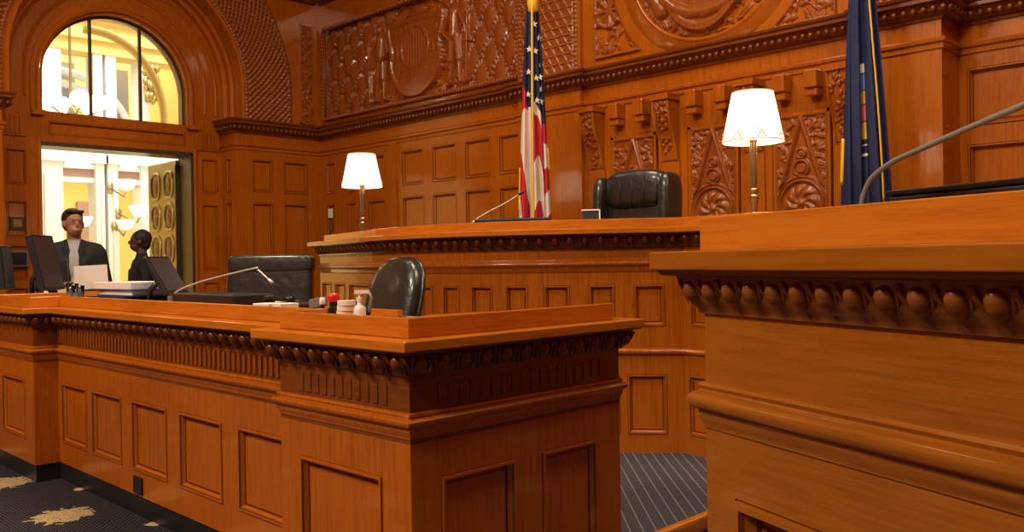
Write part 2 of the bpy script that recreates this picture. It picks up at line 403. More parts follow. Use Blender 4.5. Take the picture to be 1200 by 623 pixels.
# raised platform with the striped carpet and its light wooden nosing
mb = MB(); mb.box(-6.46, -2.13, 1.9, 6.69, 0.0, .115); platform = struct(mb.build('floor', carpet_p))
mb = MB(); mb.box(-2.13, -2.085, 2.72, 4.6, .055, .125); struct(mb.build('trim_3', oak_top, bevel=.012)); 
mb = MB(); mb.box(-2.13, -2.10, 2.72, 4.6, 0.0, .055); struct(mb.build('trim_4', oak_carve))

# ---- back wall (behind the bench)
B = 6.4
PX = [(-9.72, -9.5), (-9.25, -9.04), (-8.80, -8.45), (-8.13, -7.73), (-7.58, -7.17), (-7.03, -6.62), (-6.50, -6.19+.0)]
def rows(cols, x0): return [(a-x0, b-x0, z0, z1) for a, b in cols for z0, z1 in ((.35, 1.05), (1.2, 2.02), (2.15, 2.56))]
mb = MB()
panel_face(mb, (-9.84, B), (-6.16, B), 0, 2.95, rows(PX, -9.84), k=1.25)
mb.box(-8.34, -8.22, B-.022, B, .2, 2.68)                       # flat pilaster strip in the panelling
panel_face(mb, (-6.16, B-.05), (-5.33, B-.05), 0, 2.95, [], k=1.2)
mb.box(-6.16, -6.159, B-.05, B, 0, 5.2); mb.box(-5.331, -5.33, B-.05, B, 0, 5.2)
# upper zone
panel_face(mb, (-9.84, B), (-6.16, B), 2.95, CEIL, [(.16, 3.64, 3.13, 4.28, 'open')])
panel_face(mb, (-6.16, B-.05), (-5.33, B-.05), 2.95, CEIL, [])
mb.box(-9.70, -6.16, B+.06, B+.12, 3.1, 4.3)
# niche
bays = [(-5.02, -4.49), (-4.19, -3.68), (-3.40, -2.90)]
panel_face(mb, (-5.33, B), (-2.62, B), 0, 2.66, [(a+5.33, b+5.33, 1.5, 2.37, 'open') for a, b in bays])
mb.box(-5.33, -2.62, B+.03, B+.06, 1.4, 2.5)
panel_face(mb, (-5.33, B), (-2.62, B), 2.66, CEIL, [])
# right pilaster and right part
panel_face(mb, (-2.62, B-.05), (-2.1, B-.05), 0, CEIL, [])
mb.box(-2.621, -2.62, B-.05, B, 0, CEIL); mb.box(-2.101, -2.1, B-.05, 6.7, 0, CEIL)
PR_ = [(-2.0, -1.70), (-1.55, -1.1), (-.95, -.5), (-.35, .1)]
panel_face(mb, (-2.1, 6.7), (5, 6.7), 0, CEIL, rows([(-2.05, -1.60), (-1.42, -.97), (-.79, -.34), (-.16, .29)], -2.1), k=1.25)
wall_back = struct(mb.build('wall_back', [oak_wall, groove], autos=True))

# ---- left wall (with the door), pier plane X = -9.84, recess plane X = -10.2
X1, X2 = -9.84, -10.2
mb = MB()
def prow(c0): return [(c0-a, c0-b, z0, z1) for a, b in [] for z0, z1 in ()]
# travel with the room on the right-hand side: the wall faces +X, so travel towards +Y has right = +X
panel_face(mb, (X1, 5.19), (X1, 6.4), 0, 2.98, [(a-5.19, b-5.19, z0, z1) for a, b in ((5.40, 5.70), (5.84, 6.20)) for z0, z1 in ((.35, 1.05), (1.2, 2.02), (2.15, 2.56))], k=1.25)
panel_face(mb, (X2, 5.19), (X1, 5.19), 0, 2.98, [(.12, .28, z0, z1) for z0, z1 in ((.35, 1.05), (1.2, 2.02), (2.15, 2.56))], k=.9)
panel_face(mb, (X1, -8), (X1, 2.66), 0, 2.98, [(a+8, a+8+.42, z0, z1) for a in (2.05, 1.45, .85, .25, -.35, -.95, -1.55) for z0, z1 in ((.35, 1.05), (1.2, 2.02), (2.15, 2.56))], k=1.25)
panel_face(mb, (X1, 2.66), (X2, 2.66), 0, 2.98, [])
# pier plane above the cornice, with the great arch cut out
def ringstrip(mb, x, inner, outer):
    for i in range(len(inner)-1):
        mb.add([(x, *inner[i]), (x, *inner[i+1]), (x, *outer[i+1]), (x, *outer[i])], [(0, 1, 2, 3)])
def rectproj(pts, cy, cz, y0, y1, z0, z1):
    out = []
    for y, z in pts:
        dy, dz = y-cy, max(z-cz, 0) if z >= cz-1e-6 else z-cz
        t = 1e9
        if dy > 1e-9: t = min(t, (y1-cy)/dy)
        if dy < -1e-9: t = min(t, (y0-cy)/dy)
        if dz > 1e-9: t = min(t, (z1-cz)/dz)
        if z < cz: out.append((y1 if dy > 0 else y0, z)); continue
        out.append((cy+dy*t, cz+dz*t))
    return out
def archpts(cy, cz, r, zb, n=48): return [(cy+r, zb)] + arcpts(cy, cz, r, 0, PI, n) + [(cy-r, zb)]
A = archpts(4.0, 3.42, 1.31, 2.98)
Bo = rectproj(A, 4.0, 3.42, 1.6, 6.4, 2.98, CEIL)
ringstrip(mb, X1, A, Bo)
for i in (0,):   # corner fillers of the outer rectangle
    pass
mb.add([(X1, -8, 2.98), (X1, 1.6, 2.98), (X1, 1.6, CEIL), (X1, -8, CEIL)], [(0, 1, 2, 3)])
mb.add([(X1-.02, 1.5, 2.98), (X1-.02, 6.4, 2.98), (X1-.02, 6.4, CEIL), (X1-.02, 6.0, CEIL), (X1-.02, 6.0, 2.98)], [(1, 2, 3, 4)])
for a, b in ((1.6, 2.2), (5.8, 6.4)): mb.add([(X1-.004, a, 5.2), (X1-.004, b, 5.2), (X1-.004, b, CEIL), (X1-.004, a, CEIL)], [(0, 1, 2, 3)])
for i in range(len(A)-1): mb.add([(X1, *A[i]), (X1, *A[i+1]), (X2, *A[i+1]), (X2, *A[i])], [(0, 1, 2, 3)])
# recess plane
pr = ((.35, 1.05), (1.2, 2.00), (2.14, 2.56))
panel_face(mb, (X2, 2.6), (X2, 3.10), 0, 2.9, [(2.78-2.6, 2.98-2.6, *q) for q in ((.35, 1.05), (1.13, 1.50), (1.58, 1.97), (2.14, 2.52))], k=.9)
panel_face(mb, (X2, 4.845), (X2, 5.19), 0, 2.9, [(4.93-4.845, 5.14-4.845, *q) for q in pr], k=.9)
Wn = archpts(3.95, 3.3, .815, 2.945)
Wo = rectproj(Wn, 3.95, 3.3, 2.6, 5.4, 2.9, 4.9)
ringstrip(mb, X2, Wn, Wo)
for y0, y1 in ((2.6, 3.135), (4.765, 5.4)): mb.add([(X2, y0, 2.9), (X2, y1, 2.9), (X2, y1, 2.945), (X2, y0, 2.945)], [(0, 1, 2, 3)])
for i in range(len(Wn)-1): mb.add([(X2, *Wn[i]), (X2, *Wn[i+1]), (X2-.25, *Wn[i+1]), (X2-.25, *Wn[i])], [(0, 1, 2, 3)])
# transom panel between door and window
panel_face(mb, (X2, 3.10), (X2, 4.845), 2.62, 2.945, [(.10, 1.64, 2.70, 2.85)], k=1.1)
mb.box(X2-.30, X2-.003, 3.0, 4.95, 2.622, 2.66); mb.box(X2-.25, X2-.003, 3.1, 4.85, 2.90, 2.943)
for y0, y1 in ((3.03, 3.15), (4.75, 4.90)): mb.box(X2-.02, X2+.05, y0, y1, 2.90, 2.952)
# jambs
mb.box(X2-.30, X2-.003, 3.06, 3.13, 0, 2.62); mb.box(X2-.30, X2-.003, 4.815, 4.88, 0, 2.62); mb.box(X2-.01, X2-.001, 3.09, 3.13, 0, 2.62)
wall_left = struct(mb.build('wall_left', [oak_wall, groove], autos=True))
# archivolt mouldings on the recess plane
def arcmould(mb, x, cy, cz, prof, zb, n=48):
    """prof: list of (r, h) swept round a stilted arch, h = out of the wall"""
    vs = []; fs = []; k = len(prof); cols = []
    for t in [('s', 1)] + [('a', PI*i/n) for i in range(n+1)] + [('s', -1)]:
        for r, h in prof:
            if t[0] == 's': vs.append((x+h, cy+t[1]*r, zb))
            else: vs.append((x+h, cy+r*math.cos(t[1]), cz+r*math.sin(t[1])))
    for i in range(n+2):
        for j in range(k-1): fs.append((i*k+j, (i+1)*k+j, (i+1)*k+j+1, i*k+j+1))
    mb.add(vs, fs)
mb = MB()
arcmould(mb, X2, 3.96, 3.33, [(.815, 0), (.82, .03), (.85, .045), (.875, .03), (.885, .012), (.93, .012), (.935, 0)], 2.945)
arcmould(mb, X2, 3.98, 3.38, [(.985, 0), (.99, .012), (1.01, .02), (1.02, .004), (1.03, 0)], 3.1)
arcmould(mb, X2, 3.98, 3.38, [(1.13, 0), (1.135, .012), (1.15, .02), (1.165, .004), (1.17, 0)], 3.1)
arcmould(mb, X2, 4.0, 3.40, [(1.19, 0), (1.2, .06), (1.24, .08), (1.25, .15), (1.28, .17), (1.285, .24), (1.32, .26)], 2.98)
arcmould(mb, X1, 4.0, 3.42, [(1.27, -.05), (1.275, .03), (1.31, .035), (1.325, .005)], 2.98)
o = mb.build('arch_moulding', oak_wall, wall_left, autos=True)
# fluted impost blocks beside the window sill
mb = MB()
for y0 in (4.90, 2.72):
    mb.box(X2, X2+.02, y0-.02, y0+.26, 2.66, 2.90)
    for q in range(5): mb.box(X2+.02, X2+.036, y0+.015+q*.044, y0+.04+q*.044, 2.685, 2.875)
mb.build('fluted_block', oak_wall, wall_left)
# polar lattice band
def polar_band(name, m, parent, x, cy, cz, r0, r1, zb, fn, nr=70, na=520):
    Ls = cz-zb; s = np.linspace(0, Ls*2+PI*(r0+r1)/2, na); rm = (r0+r1)/2
    V = np.zeros((na, nr, 3)); rr = np.linspace(r0, r1, nr)
    for i, t in enumerate(s):
        if t < Ls: y = cy+rr; z = np.full(nr, zb+t)
        elif t > Ls+PI*rm: y = cy-rr; z = np.full(nr, cz-(t-Ls-PI*rm))
        else: a = (t-Ls)/rm; y = cy+rr*math.cos(a); z = cz+rr*math.sin(a)
        hh = fn(rr-r0, np.full(nr, t)); V[i, :, 0] = x+hh; V[i, :, 1] = y; V[i, :, 2] = z
    return gridmesh(name, m, parent, V)
def band_fn(r, t):
    w = .655; e = np.minimum(r, w-r); bead = .022*np.clip(1-(np.abs(e-.03)/.02)**2, 0, 1)*(.6+.4*np.sign(np.sin(t*2*PI/.05)))
    t2 = (r+t)/.075; t3 = (r-t)/.075; t4 = t/.0375
    d = np.minimum(np.abs(t2-np.round(t2)), np.abs(t3-np.round(t3)))
    h = .028*np.clip(1-d/.2, 0, 1)
    h = h + .012*np.cos(t4*PI)*np.cos(r/.0375*PI)
    return .012 + np.where(e < .055, bead, h)
polar_band('carved_arch_band', oak_carve2, wall_left, X1, 4.0, 3.42, 1.325, 1.98, 2.99, band_fn)
# narrow carved strip between the arch and the corner
def strip_fn(X, Z):
    w = .17; e = np.minimum(np.minimum(X, w-X), np.minimum(Z, 1.25-Z))
    t = (X+Z)/.09; h = .02*np.clip(1-np.abs(t-np.round(t))/.25, 0, 1) + leafy(X, Z, w, 1.25, 60, .05, .018, 5)
    return np.where(e < .012, .0, h-.005)
relief('carved_strip', oak_carve2, wall_left, (X1+.004, 6.12, 3.08), (0, 1), (1, 0), .17, 1.25, 26, 180, strip_fn)
mb = MB()
for a in ((6.105, 6.12, 3.06, 4.35), (6.29, 6.305, 3.06, 4.35)): mb.box(X1, X1+.018, *a)
mb.box(X1, X1+.018, 6.105, 6.305, 3.06, 3.078); mb.box(X1, X1+.018, 6.105, 6.305, 4.33, 4.35); mb.box(X1, X1+.05, 6.34, 6.4, 3.05, 5.2)
mb.build('strip_frame', oak_wall, wall_left)

# ---- cornice and mouldings round the room
CP = [(-10.2, 5.19), (X1, 5.19), (X1, B), (-6.16, B), (-6.16, B-.05), (-5.33, B-.05), (-5.33, B), (-2.62, B), (-2.62, B-.05), (-2.1, B-.05), (-2.1, 6.7), (5, 6.7)]
CP2 = [(X1, -8), (X1, 2.66), (X2, 2.66)]
cor = [(0, 2.86), (.015, 2.865), (.018, 2.885), (.03, 2.89), (.055, 2.925), (.075, 2.965), (.095, 2.975), (.095, 3.0), (.11, 3.01), (.115, 3.03), (.0, 3.05)]
mb = MB(); mb.sweep(CP, cor); mb.sweep(CP2, cor); struct(mb.build('trim_1', oak_frieze, autos=True)); trim1 = bpy.data.objects['trim_1']
mb = MB()
for P in (CP, CP2[1:] if False else [(X1, .5), (X1, 2.66), (X2, 2.66)]):
    ms = mitres(P)
    for i in range(len(P)-1):
        a = Vector((P[i][0]+ms[i][0]*.068, P[i][1]+ms[i][1]*.068, 2.925)); b = Vector((P[i+1][0]+ms[i+1][0]*.068, P[i+1][1]+ms[i+1][1]*.068, 2.925))
        if b.x > 0: b = a.lerp(b, .32)
        L = (b-a).length; n = max(int(L/.062), 1)
        for q in range(n): mb.ell(a.lerp(b, (q+.5)/n), (.021, .021, .027), 8)
mb.build('bead_band', oak_carve, trim1, smooth=True)
low = [(0, 2.66), (.012, 2.665), (.014, 2.70), (.03, 2.71), (.034, 2.73), (.02, 2.742), (.0, 2.75)]
mb = MB(); mb.sweep(CP, low); mb.sweep(CP2, low); struct(mb.build('trim_2', oak_wall, autos=True))
bb = [(0, .22), (.02, .21), (.03, .18), (.03, .0)]
mb = MB(); mb.sweep(CP[1:], bb); mb.sweep(CP2[:2], bb); struct(mb.build('baseboard_back', oak_wall, autos=True))
upc = [(0, 4.62), (.05, 4.64), (.07, 4.72), (.18, 4.80), (.22, 4.92), (.35, 5.0), (.38, 5.1), (0, 5.15)]
mb = MB(); mb.sweep([(X1, 2.2), (X1, B), (-6.4, B)], upc); struct(mb.build('trim_5', oak_carve, autos=True))

# ---- great carved relief, upper left of the back wall
def scales(X, Z):
    pw, ph = .29, .205; out = np.zeros_like(X)
    for j in range(8, -4, -1):                         # lower rows overlap the upper ones
        for i in range(-1, 14):
            cx = i*pw + (pw/2 if j % 2 else 0); cz = j*ph
            dx = (X-cx)/(pw*.5); dz = (Z-cz)/(ph*1.25)
            arch = np.sqrt(np.clip(1-np.abs(dx)**2.2, 0, 1))
            ins = (np.abs(dx) < 1) & (dz < arch) & (dz > -2)
            r = np.hypot(dx, np.clip(dz, 0, None)); ang = np.arctan2(np.clip(dz, -1, None), dx)
            t = np.where(dz > 0, ang*5, dz*7)
            h = .012+.062*np.clip(1-np.abs(dx)**1.7, 0, 1)*np.clip(1.0-.75*np.clip(dz, -1, 1)**2, 0, 1)+.012*np.clip(dz, -1, 1)
            rim = (r > .80) & (dz > -.6)
            h = np.where(rim, .045+.014*np.sign(np.sin(t*4.2)), h)
            out = np.where(ins, h, out)
    return out
def shieldmask(X, Z, cx, cz, s, sx=None):
    u, v = (X-cx)/(sx or s), (Z-cz)/s
    top = v < .62-.10*np.cos(u*PI*1.3)*0 - .05*np.abs(u)
    half = np.where(v > -.1, .52-.04*np.cos(v*6), .52*np.sqrt(np.clip(1-((v+.1)/.75)**2, 0, 1)))
    return top & (np.abs(u) < half)
def figure(X, Z, cx, zb, H_, flip=1):
    k = H_; out = np.zeros_like(X)
    def c(a, b, r0, r1, h): return caps(X, Z, (cx+flip*a[0]*k, zb+a[1]*k), (cx+flip*b[0]*k, zb+b[1]*k), r0*k, r1*k, h)
    for q in (c((0, .93), (0, .91), .065, .06, .10), c((0, .80), (0, .55), .11, .085, .10), c((-.1, .79), (-.17, .62), .045, .035, .09), c((-.17, .62), (-.06, .52), .035, .03, .1),
              c((.1, .79), (.2, .64), .045, .035, .09), c((.2, .64), (.24, .46), .035, .03, .09), c((-.04, .55), (-.05, .28), .075, .055, .09), c((-.05, .28), (-.06, .04), .05, .03, .08),
              c((.04, .55), (.08, .28), .075, .055, .09), c((.08, .28), (.10, .04), .05, .03, .08), c((.25, .75), (.22, .02), .012, .012, .09), c((-.06, .03), (-.12, .01), .03, .02, .08), c((.1, .03), (.17, .01), .03, .02, .08)):
        out = np.maximum(out, q)
    return out
RX0, RZ0, RW, RH = -9.68, 3.15, 3.48, 1.10
def relief_fn(X, Z):
    h = scales(X, Z); sx = -7.84-RX0; sz = .50
    dist = np.hypot((X-sx)/.75, (Z-sz)/.62)
    h = np.where(dist < 1, h*.15 + leafy(X, Z, RW, RH, 520, .06, .05, 3), h)
    sh = shieldmask(X, Z, sx, sz+.04, .62, .92)
    inner = shieldmask(X, Z, sx, sz+.04, .55, .82)
    hs = .100 + .022*(~inner)
    dd = np.hypot((X-sx), (Z-sz-.08))
    hs = hs + .018*np.exp(-((dd-.24)/.018)**2) + np.where(dd < .2, .005*np.sin(X*2*PI/.05), 0)
    hs = hs + .5*np.where((dd > .26) & inner, leafy(X, Z, RW, RH, 200, .05, .03, 9), 0)
    h = np.where(sh, hs, h)
    h = np.maximum(h, 1.35*figure(X, Z, sx+.66, .04, .98, 1)); h = np.maximum(h, 1.35*figure(X, Z, sx-.66, .04, .93, -1))
    h = np.maximum(h, caps(X, Z, (sx-.25, .06), (sx+.3, .02), .05, .05, .07)); h = np.maximum(h, blob(X, Z, sx, .99, .2, .09, .1, .10))
    return h-.035
relief('carved_relief', oak_carve2, wall_back, (RX0, B+.050, RZ0), (1, 0), (0, -1), RW, RH, 620, 200, relief_fn)
mb = MB()
x0, x1, z0, z1 = -9.70, -6.175, 3.12, 4.28
for (a, b) in (((x0, z0), (x1, z0)), ((x0, z1), (x1, z1)), ((x0, z0), (x0, z1)), ((x1, z0), (x1, z1))):
    mb.tube([(a[0], B-.012, a[1]), (b[0], B-.012, b[1])], .026, 8)
    L = math.hypot(b[0]-a[0], b[1]-a[1]); n = int(L/.045)
    for i in range(n):
        t = (i+.5)/n; mb.ell((a[0]+(b[0]-a[0])*t, B-.038, a[1]+(b[1]-a[1])*t), (.019, .02, .026), 7)
mb.build('rope_border', oak_carve2, wall_back, smooth=True)

# ---- lattice bands beside the niche, niche carvings
def lat_fn(w):
    def g(X, Z):
        e = np.minimum(X, w-X); bead = .02*np.clip(1-((e-.025)/.018)**2, 0, 1)*(.6+.4*np.sign(np.sin(Z*2*PI/.045)))
        return np.where(e < .05, bead, lattice(X, Z)+.004)
    return g
relief('carved_lattice', oak_carve2, wall_back, (-6.14, B-.055, 3.05), (1, 0), (0, -1), .78, 1.6, 130, 260, lat_fn(.78))
relief('carved_lattice', oak_carve2, wall_back, (-2.60, B-.055, 3.05), (1, 0), (0, -1), .48, 1.3, 90, 220, lat_fn(.48))
MC = (-3.97, 3.87)
def circ_ring(mb, prof, y, n=72):
    vs = []; fs = []; k = len(prof)
    for i in range(n):
        a = 2*PI*i/n
        for r, h in prof: vs.append((MC[0]+r*math.cos(a), y-h, MC[1]+r*math.sin(a)))
    for i in range(n):
        for j in range(k-1): fs.append((i*k+j, ((i+1) % n)*k+j, ((i+1) % n)*k+j+1, i*k+j+1))
    mb.add(vs, fs)
mb = MB(); circ_ring(mb, [(.755, -.01), (.765, .02), (.78, .028), (.795, .012), (.80, .008), (.90, .008), (.905, 0)], B)
mb.build('medallion_ring', oak_wall, wall_back, smooth=True)
def med_fn(X, Z):
    cx = cz = .77; r = np.hypot(X-cx, Z-cz); h = leafy(X, Z, 1.54, 1.54, 500, .07, .045, 21)*np.clip((r-.25)/.2, .0, 1)
    sh = shieldmask(X, Z, cx-.02, cz+.04, .80); h = np.where(sh, .055+.002*np.sin(X*2*PI/.12), h)
    edge = shieldmask(X, Z, cx-.02, cz+.04, .88) & ~sh; h = np.where(edge, .075, h)
    for s in range(7):
        a = -2.4+s*.27; h = np.maximum(h, caps(X, Z, (cx+.56*math.cos(a), cz+.56*math.sin(a)), (cx+.56*math.cos(a+.3), cz+.56*math.sin(a+.3)), .075, .065, .085))
    h = np.maximum(h, caps(X, Z, (cx-.62, cz-.2), (cx-.45, cz-.45), .03, .09, .08))
    return np.where(r > .75, -.02, h-.015)
relief('carved_medallion', oak_carve2, wall_back, (MC[0]-.77, B-.002, MC[1]-.77), (1, 0), (0, -1), 1.54, 1.54, 240, 240, med_fn, mask=lambda X, Z: np.hypot(X-.77, Z-.77) < .765)
# spandrels
def span(x0, x1, z0, z1, seed, fl):
    w, h = x1-x0, z1-z0
    def mk(X, Z): return np.hypot(X+x0-MC[0], Z+z0-MC[1]) > 1.0
    def fn(X, Z):
        g = leafy(X, Z, w, h, 260, .05, .035, seed); cx = .17 if not fl else w-.17
        d = np.hypot(X-cx, Z-.42); g = np.where(d < .17, .02+.012*np.cos(np.arctan2(Z-.42, X-cx)*8)*(d > .04), g); g = g+.022*np.exp(-((d-.15)/.014)**2)
        e = np.minimum(np.minimum(X, w-X), Z); e = np.minimum(e, np.hypot(X+x0-MC[0], Z+z0-MC[1])-1.0)
        return np.where(e < .016, .022, g-.012)
    relief('carved_spandrel', oak_carve2, wall_back, (x0, B-.004, z0), (1, 0), (0, -1), w, h, 110, 190, fn, mask=mk)
span(-5.18, -4.45, 3.12, 4.3, 31, False); span(-3.49, -2.86, 3.05, 4.3, 32, True)
# tall carved panels with the pointed triangle
def tri_fn(w, h, seed):
    def g(X, Z):
        cx = w/2; out = leafy(X, Z, w, h, 170, .045, .034, seed)-.012
        zz = Z/h; half = (1-zz*1.02)*w*.60
        inside = np.abs(X-cx) < half-.02
        out = np.where(inside, .002, out)
        dd = np.abs(np.abs(X-cx)-half); out = np.maximum(out, .034*np.clip(1-dd/.024, 0, 1)**.5)
        for zc, r in ((.64*h, .035), (.50*h, .06)):
            d = np.hypot(X-cx, Z-zc); out = np.maximum(out, np.where(d < r*.6, .022, 0)); out = np.maximum(out, .026*np.exp(-((d-r)/.010)**2))
        d = np.hypot(X-cx, Z-.17*h); a = np.arctan2(Z-.17*h, X-cx)
        rose_ = .026*(.35+.65*np.abs(np.cos(a*4+d*22)))*np.exp(-((d-.09)/.05)**2)+.03*np.exp(-(d/.03)**2)
        rose_ = rose_ + .026*np.exp(-((d-.175)/.012)**2)+.02*np.exp(-((d-.205)/.008)**2)
        out = np.where(d < .22, np.maximum(rose_, .002), out)
        e = np.minimum(np.minimum(X, w-X), np.minimum(Z, h-Z)); return np.where(e < .012, .018, out)
    return g
for (a, b), sd in zip(bays, (41, 42, 43)):
    relief('carved_panel', oak_carve2, wall_back, (a+.04, B-.004, 1.52), (1, 0), (0, -1), (b-a)-.08, .82, 110, 190, tri_fn((b-a)-.08, .82, sd))
    mb = MB()
    for x in (a+.015, b-.045): mb.box(x, x+.03, B-.016, B+.03, 1.5, 2.37)
    mb.box(a+.015, b-.015, B-.016, B+.03, 2.34, 2.37); mb.box(a+.015, b-.015, B-.016, B+.03, 1.5, 1.53)
    mb.build('panel_frame', oak_wall, wall_back, bevel=.004)
# scroll consoles
for cx in (-5.17, -4.35, -3.55, -2.79):
    mb = MB(); w = .075; prof = []
    n = 26
    for i in range(n+1):
        t = i/n; z = 2.62-.52*t; d = .135*(1-t)**.8+.03+.018*math.sin(t*2*PI); prof.append((d, z))
    L = [(cx-w, B-d, z) for d, z in prof]; R_ = [(cx+w, B-d, z) for d, z in prof]; k = len(prof)
    LB = [(cx-w, B, z) for d, z in prof]; RB = [(cx+w, B, z) for d, z in prof]
    mb.add(L+R_+LB+RB, [(i, i+1, k+i+1, k+i) for i in range(k-1)] + [(i, i+1, 2*k+i+1, 2*k+i) for i in range(k-1)] + [(k+i, k+i+1, 3*k+i+1, 3*k+i) for i in range(k-1)] + [(0, k, 3*k, 2*k), (k-1, 2*k-1, 4*k-1, 3*k-1)])
    for s in (-1, 1): mb.cyl((cx+s*(w+.004), B-.09, 2.57), (cx+s*(w-.01), B-.09, 2.57), .045, n=16); mb.tube([(cx+s*w, B-d-.002, z) for d, z in prof], .009, 6)
    mb.box(cx-w-.02, cx+w+.02, B-.19, B, 2.61, 2.66); mb.box(cx-.09, cx+.09, B-.02, B, 1.3, 2.1)
    c_ = mb.build('scroll_console', oak_wall, wall_back, autos=True)
    mb = MB(); r_ = random.Random(int(cx*100))
    for i in range(38):
        t = r_.random(); z = 2.60-.46*t; d = .135*(1-t)**.8+.03+.018*math.sin(t*2*PI)
        mb.ell((cx+(r_.random()-.5)*.11, B-d-.002, z), (.018, .012, .028), 7, Matrix.Rotation(r_.random()*2-1, 3, 'Y'))
    mb.build('console_leaves', oak_carve2, c_, smooth=True)
mb = MB()
for x in (-4.90, -4.62, -4.08, -3.80, -3.28, -3.02):
    mb.box(x-.055, x+.055, B-.13, B, 2.52, 2.66); mb.prism([(x-.05, B-.11), (x+.05, B-.11), (x+.05, B), (x-.05, B)], 2.46, 2.52)
mb.build('block_bracket', oak_wall, wall_back, bevel=.012)
# switch and thermostat on the walls
t = thing('light_switch', 'beige wall thermostat above a dark switch on the panelling left of the shaded lamp', 'switch', (-9.62, B, 1.85))
MB().box(-9.65, -9.57, B-.03, B, 1.84, 1.96).build('cover', white, t, bevel=.006); MB().box(-9.64, -9.58, B-.025, B, 1.68, 1.80).build('toggle_plate', brass, t, bevel=.004)
t = thing('wall_plaque', 'small square dark framed plate on the wooden panel left of the doorway', 'plaque', (X2, 2.88, 1.73))
MB().box(X2-.018, X2+.012, 2.81, 2.95, 1.66, 1.80).build('frame', bronze_d, t, bevel=.004); MB().box(X2+.012, X2+.018, 2.84, 2.92, 1.69, 1.77).build('face', brass, t)
t = thing('control_box', 'grey wall box with a cover on the panelling beside the monitors', 'box', (X2, 2.88, 1.35))
MB().box(X2-.018, X2+.05, 2.78, 2.97, 1.27, 1.44).build('body', grey, t, bevel=.006); MB().box(X2+.05, X2+.056, 2.80, 2.95, 1.29, 1.42).build('cover', black, t)

# ---- hidden walls behind the camera (for the light)
slab_obj('wall_right', oak_wall, 5.0, 5.1, -8, 6.8, 0, CEIL)
slab_obj('wall_front', oak_wall, -9.9, 5.1, -8.1, -8.0, 0, CEIL)

# ---- window above the door
win = struct(bpy.data.objects.new('window_1', None)); C.objects.link(win); win.location = (X2-.12, 3.95, 2.945)
mb = MB()
for y in (3.69, 4.25):
    zt = 3.3+math.sqrt(.815**2-(y-3.95)**2); mb.box(X2-.14, X2-.10, y-.014, y+.014, 2.945, zt)
mb.build('mullion', bronze_d, win)
mb = MB(); arcmould(mb, X2-.15, 3.95, 3.3, [(.817, 0), (.817, .06), (.79, .06), (.79, 0)], 2.945); mb.box(X2-.15, X2-.09, 3.135, 4.765, 2.945, 2.965); mb.build('window_frame', bronze_d, win, autos=True)
mb = MB(); pts = archpts(3.95, 3.3, .80, 2.95); mb.add([(X2-.12, y, z) for y, z in pts]+[(X2-.126, y, z) for y, z in pts], [tuple(range(len(pts))), tuple(range(len(pts), 2*len(pts)))[::-1]]); mb.build('pane', glass, win)
# ---- bronze door: leaf swung open into the foyer
door = struct(bpy.data.objects.new('door_1', None)); C.objects.link(door); door.location = (X2-.2, 4.78, 0)
mb = MB(); mb.box(X2-.33, X2-.28, 3.12, 3.15, 0, 2.62); mb.box(X2-.33, X2+.012, 4.79, 4.825, 0, 2.62); mb.box(X2-.33, X2+.012, 3.12, 4.825, 2.575, 2.62); mb.build('door_frame', bronze_d, door, bevel=.006)
mb = MB(); mb.box(X2+.002, X2+.03, 4.825, 4.86, 0, 2.66); mb.box(X2+.002, X2+.03, 3.085, 3.12, 0, 2.66); mb.build('casing_bead', oak_wall, door, bevel=.008)
YL = 4.76
lf = MB().box(X2-1.16, X2-.34, YL, YL+.05, .02, 2.56).build('door_leaf', bronze, door, bevel=.008)
mb = MB(); m3 = MB()
for i in range(6):
    for xx in (X2-.55, X2-.93):
        zc = 2.27-i*.40; pts = []
        for q in range(29):
            a = 2*PI*q/28; pts.append((xx+.13*math.copysign(abs(math.cos(a))**.7, math.cos(a)), YL-.004, zc+.165*math.copysign(abs(math.sin(a))**.7, math.sin(a))))
        mb.tube(pts, .018, 6, cap=False); m3.ell((xx, YL+.004, zc), (.125, .012, .16), 18); m3.ell((xx, YL-.008, zc), (.06, .012, .095), 14)
mb.build('oval_moulding', bronze, lf, smooth=True); m3.build('oval_panel', bronze_r, lf, smooth=True)
MB().box(X2-.33, X2-.31, YL-.02, YL+.03, .2, 2.5).build('hinge', bronze_d, lf)
struct(MB().box(X2-.36, X2-.0, 3.0, 4.95, -.12, -.001).build('trim_6', kick))

# ---- the foyer beyond the door
FX = -15.0
slab_obj('floor', plaster_c, -19, X2-.3, -2, 12, -.12, 0)
slab_obj('ceiling', plaster_y, -19, X2-.4, -2, 12, 7.2, 7.3)
mb = MB(); mb.box(FX-.3, FX, 0, 12, 2.9, 3.35)      # gallery floor band
foy = struct(mb.build('wall_foyer', plaster_w))
mb = MB(); mb.box(FX-2.6, FX-2.5, 0, 12, 0, 7.2); foyback = struct(mb.build('wall_hall', plaster_y))
mb = MB(); mb.box(X2-.42, X2-.31, -2, 3.0, 0, 7.2); mb.box(X2-.42, X2-.31, 4.96, 12, 0, 7.2); mb.box(X2-.42, X2-.31, 3.0, 4.96, 4.2, 7.2); struct(mb.build('wall_entry', plaster_w))
struct(MB().box(FX-2.6, X2-.4, 11.9, 12, 0, 7.2).build('wall_far', plaster_c)); struct(MB().box(FX-2.6, X2-.4, -.1, 0, 0, 7.2).build('wall_near', plaster_c))
def pier(y0, y1, m=plaster_w, zt=6.2):
    mb = MB(); mb.box(FX-.25, FX+.12, y0, y1, 0, zt); mb.box(FX-.28, FX+.17, y0-.05, y1+.05, 0, .3); mb.box(FX-.28, FX+.18, y0-.05, y1+.05, 2.95, 3.1); mb.box(FX+.12, FX+.16, y0+.07, y1-.07, .5, 2.75)
    mb.box(FX-.28, FX+.2, y0-.07, y1+.07, zt-.35, zt)
    return mb.build('pillar', m, foy, bevel=.01)
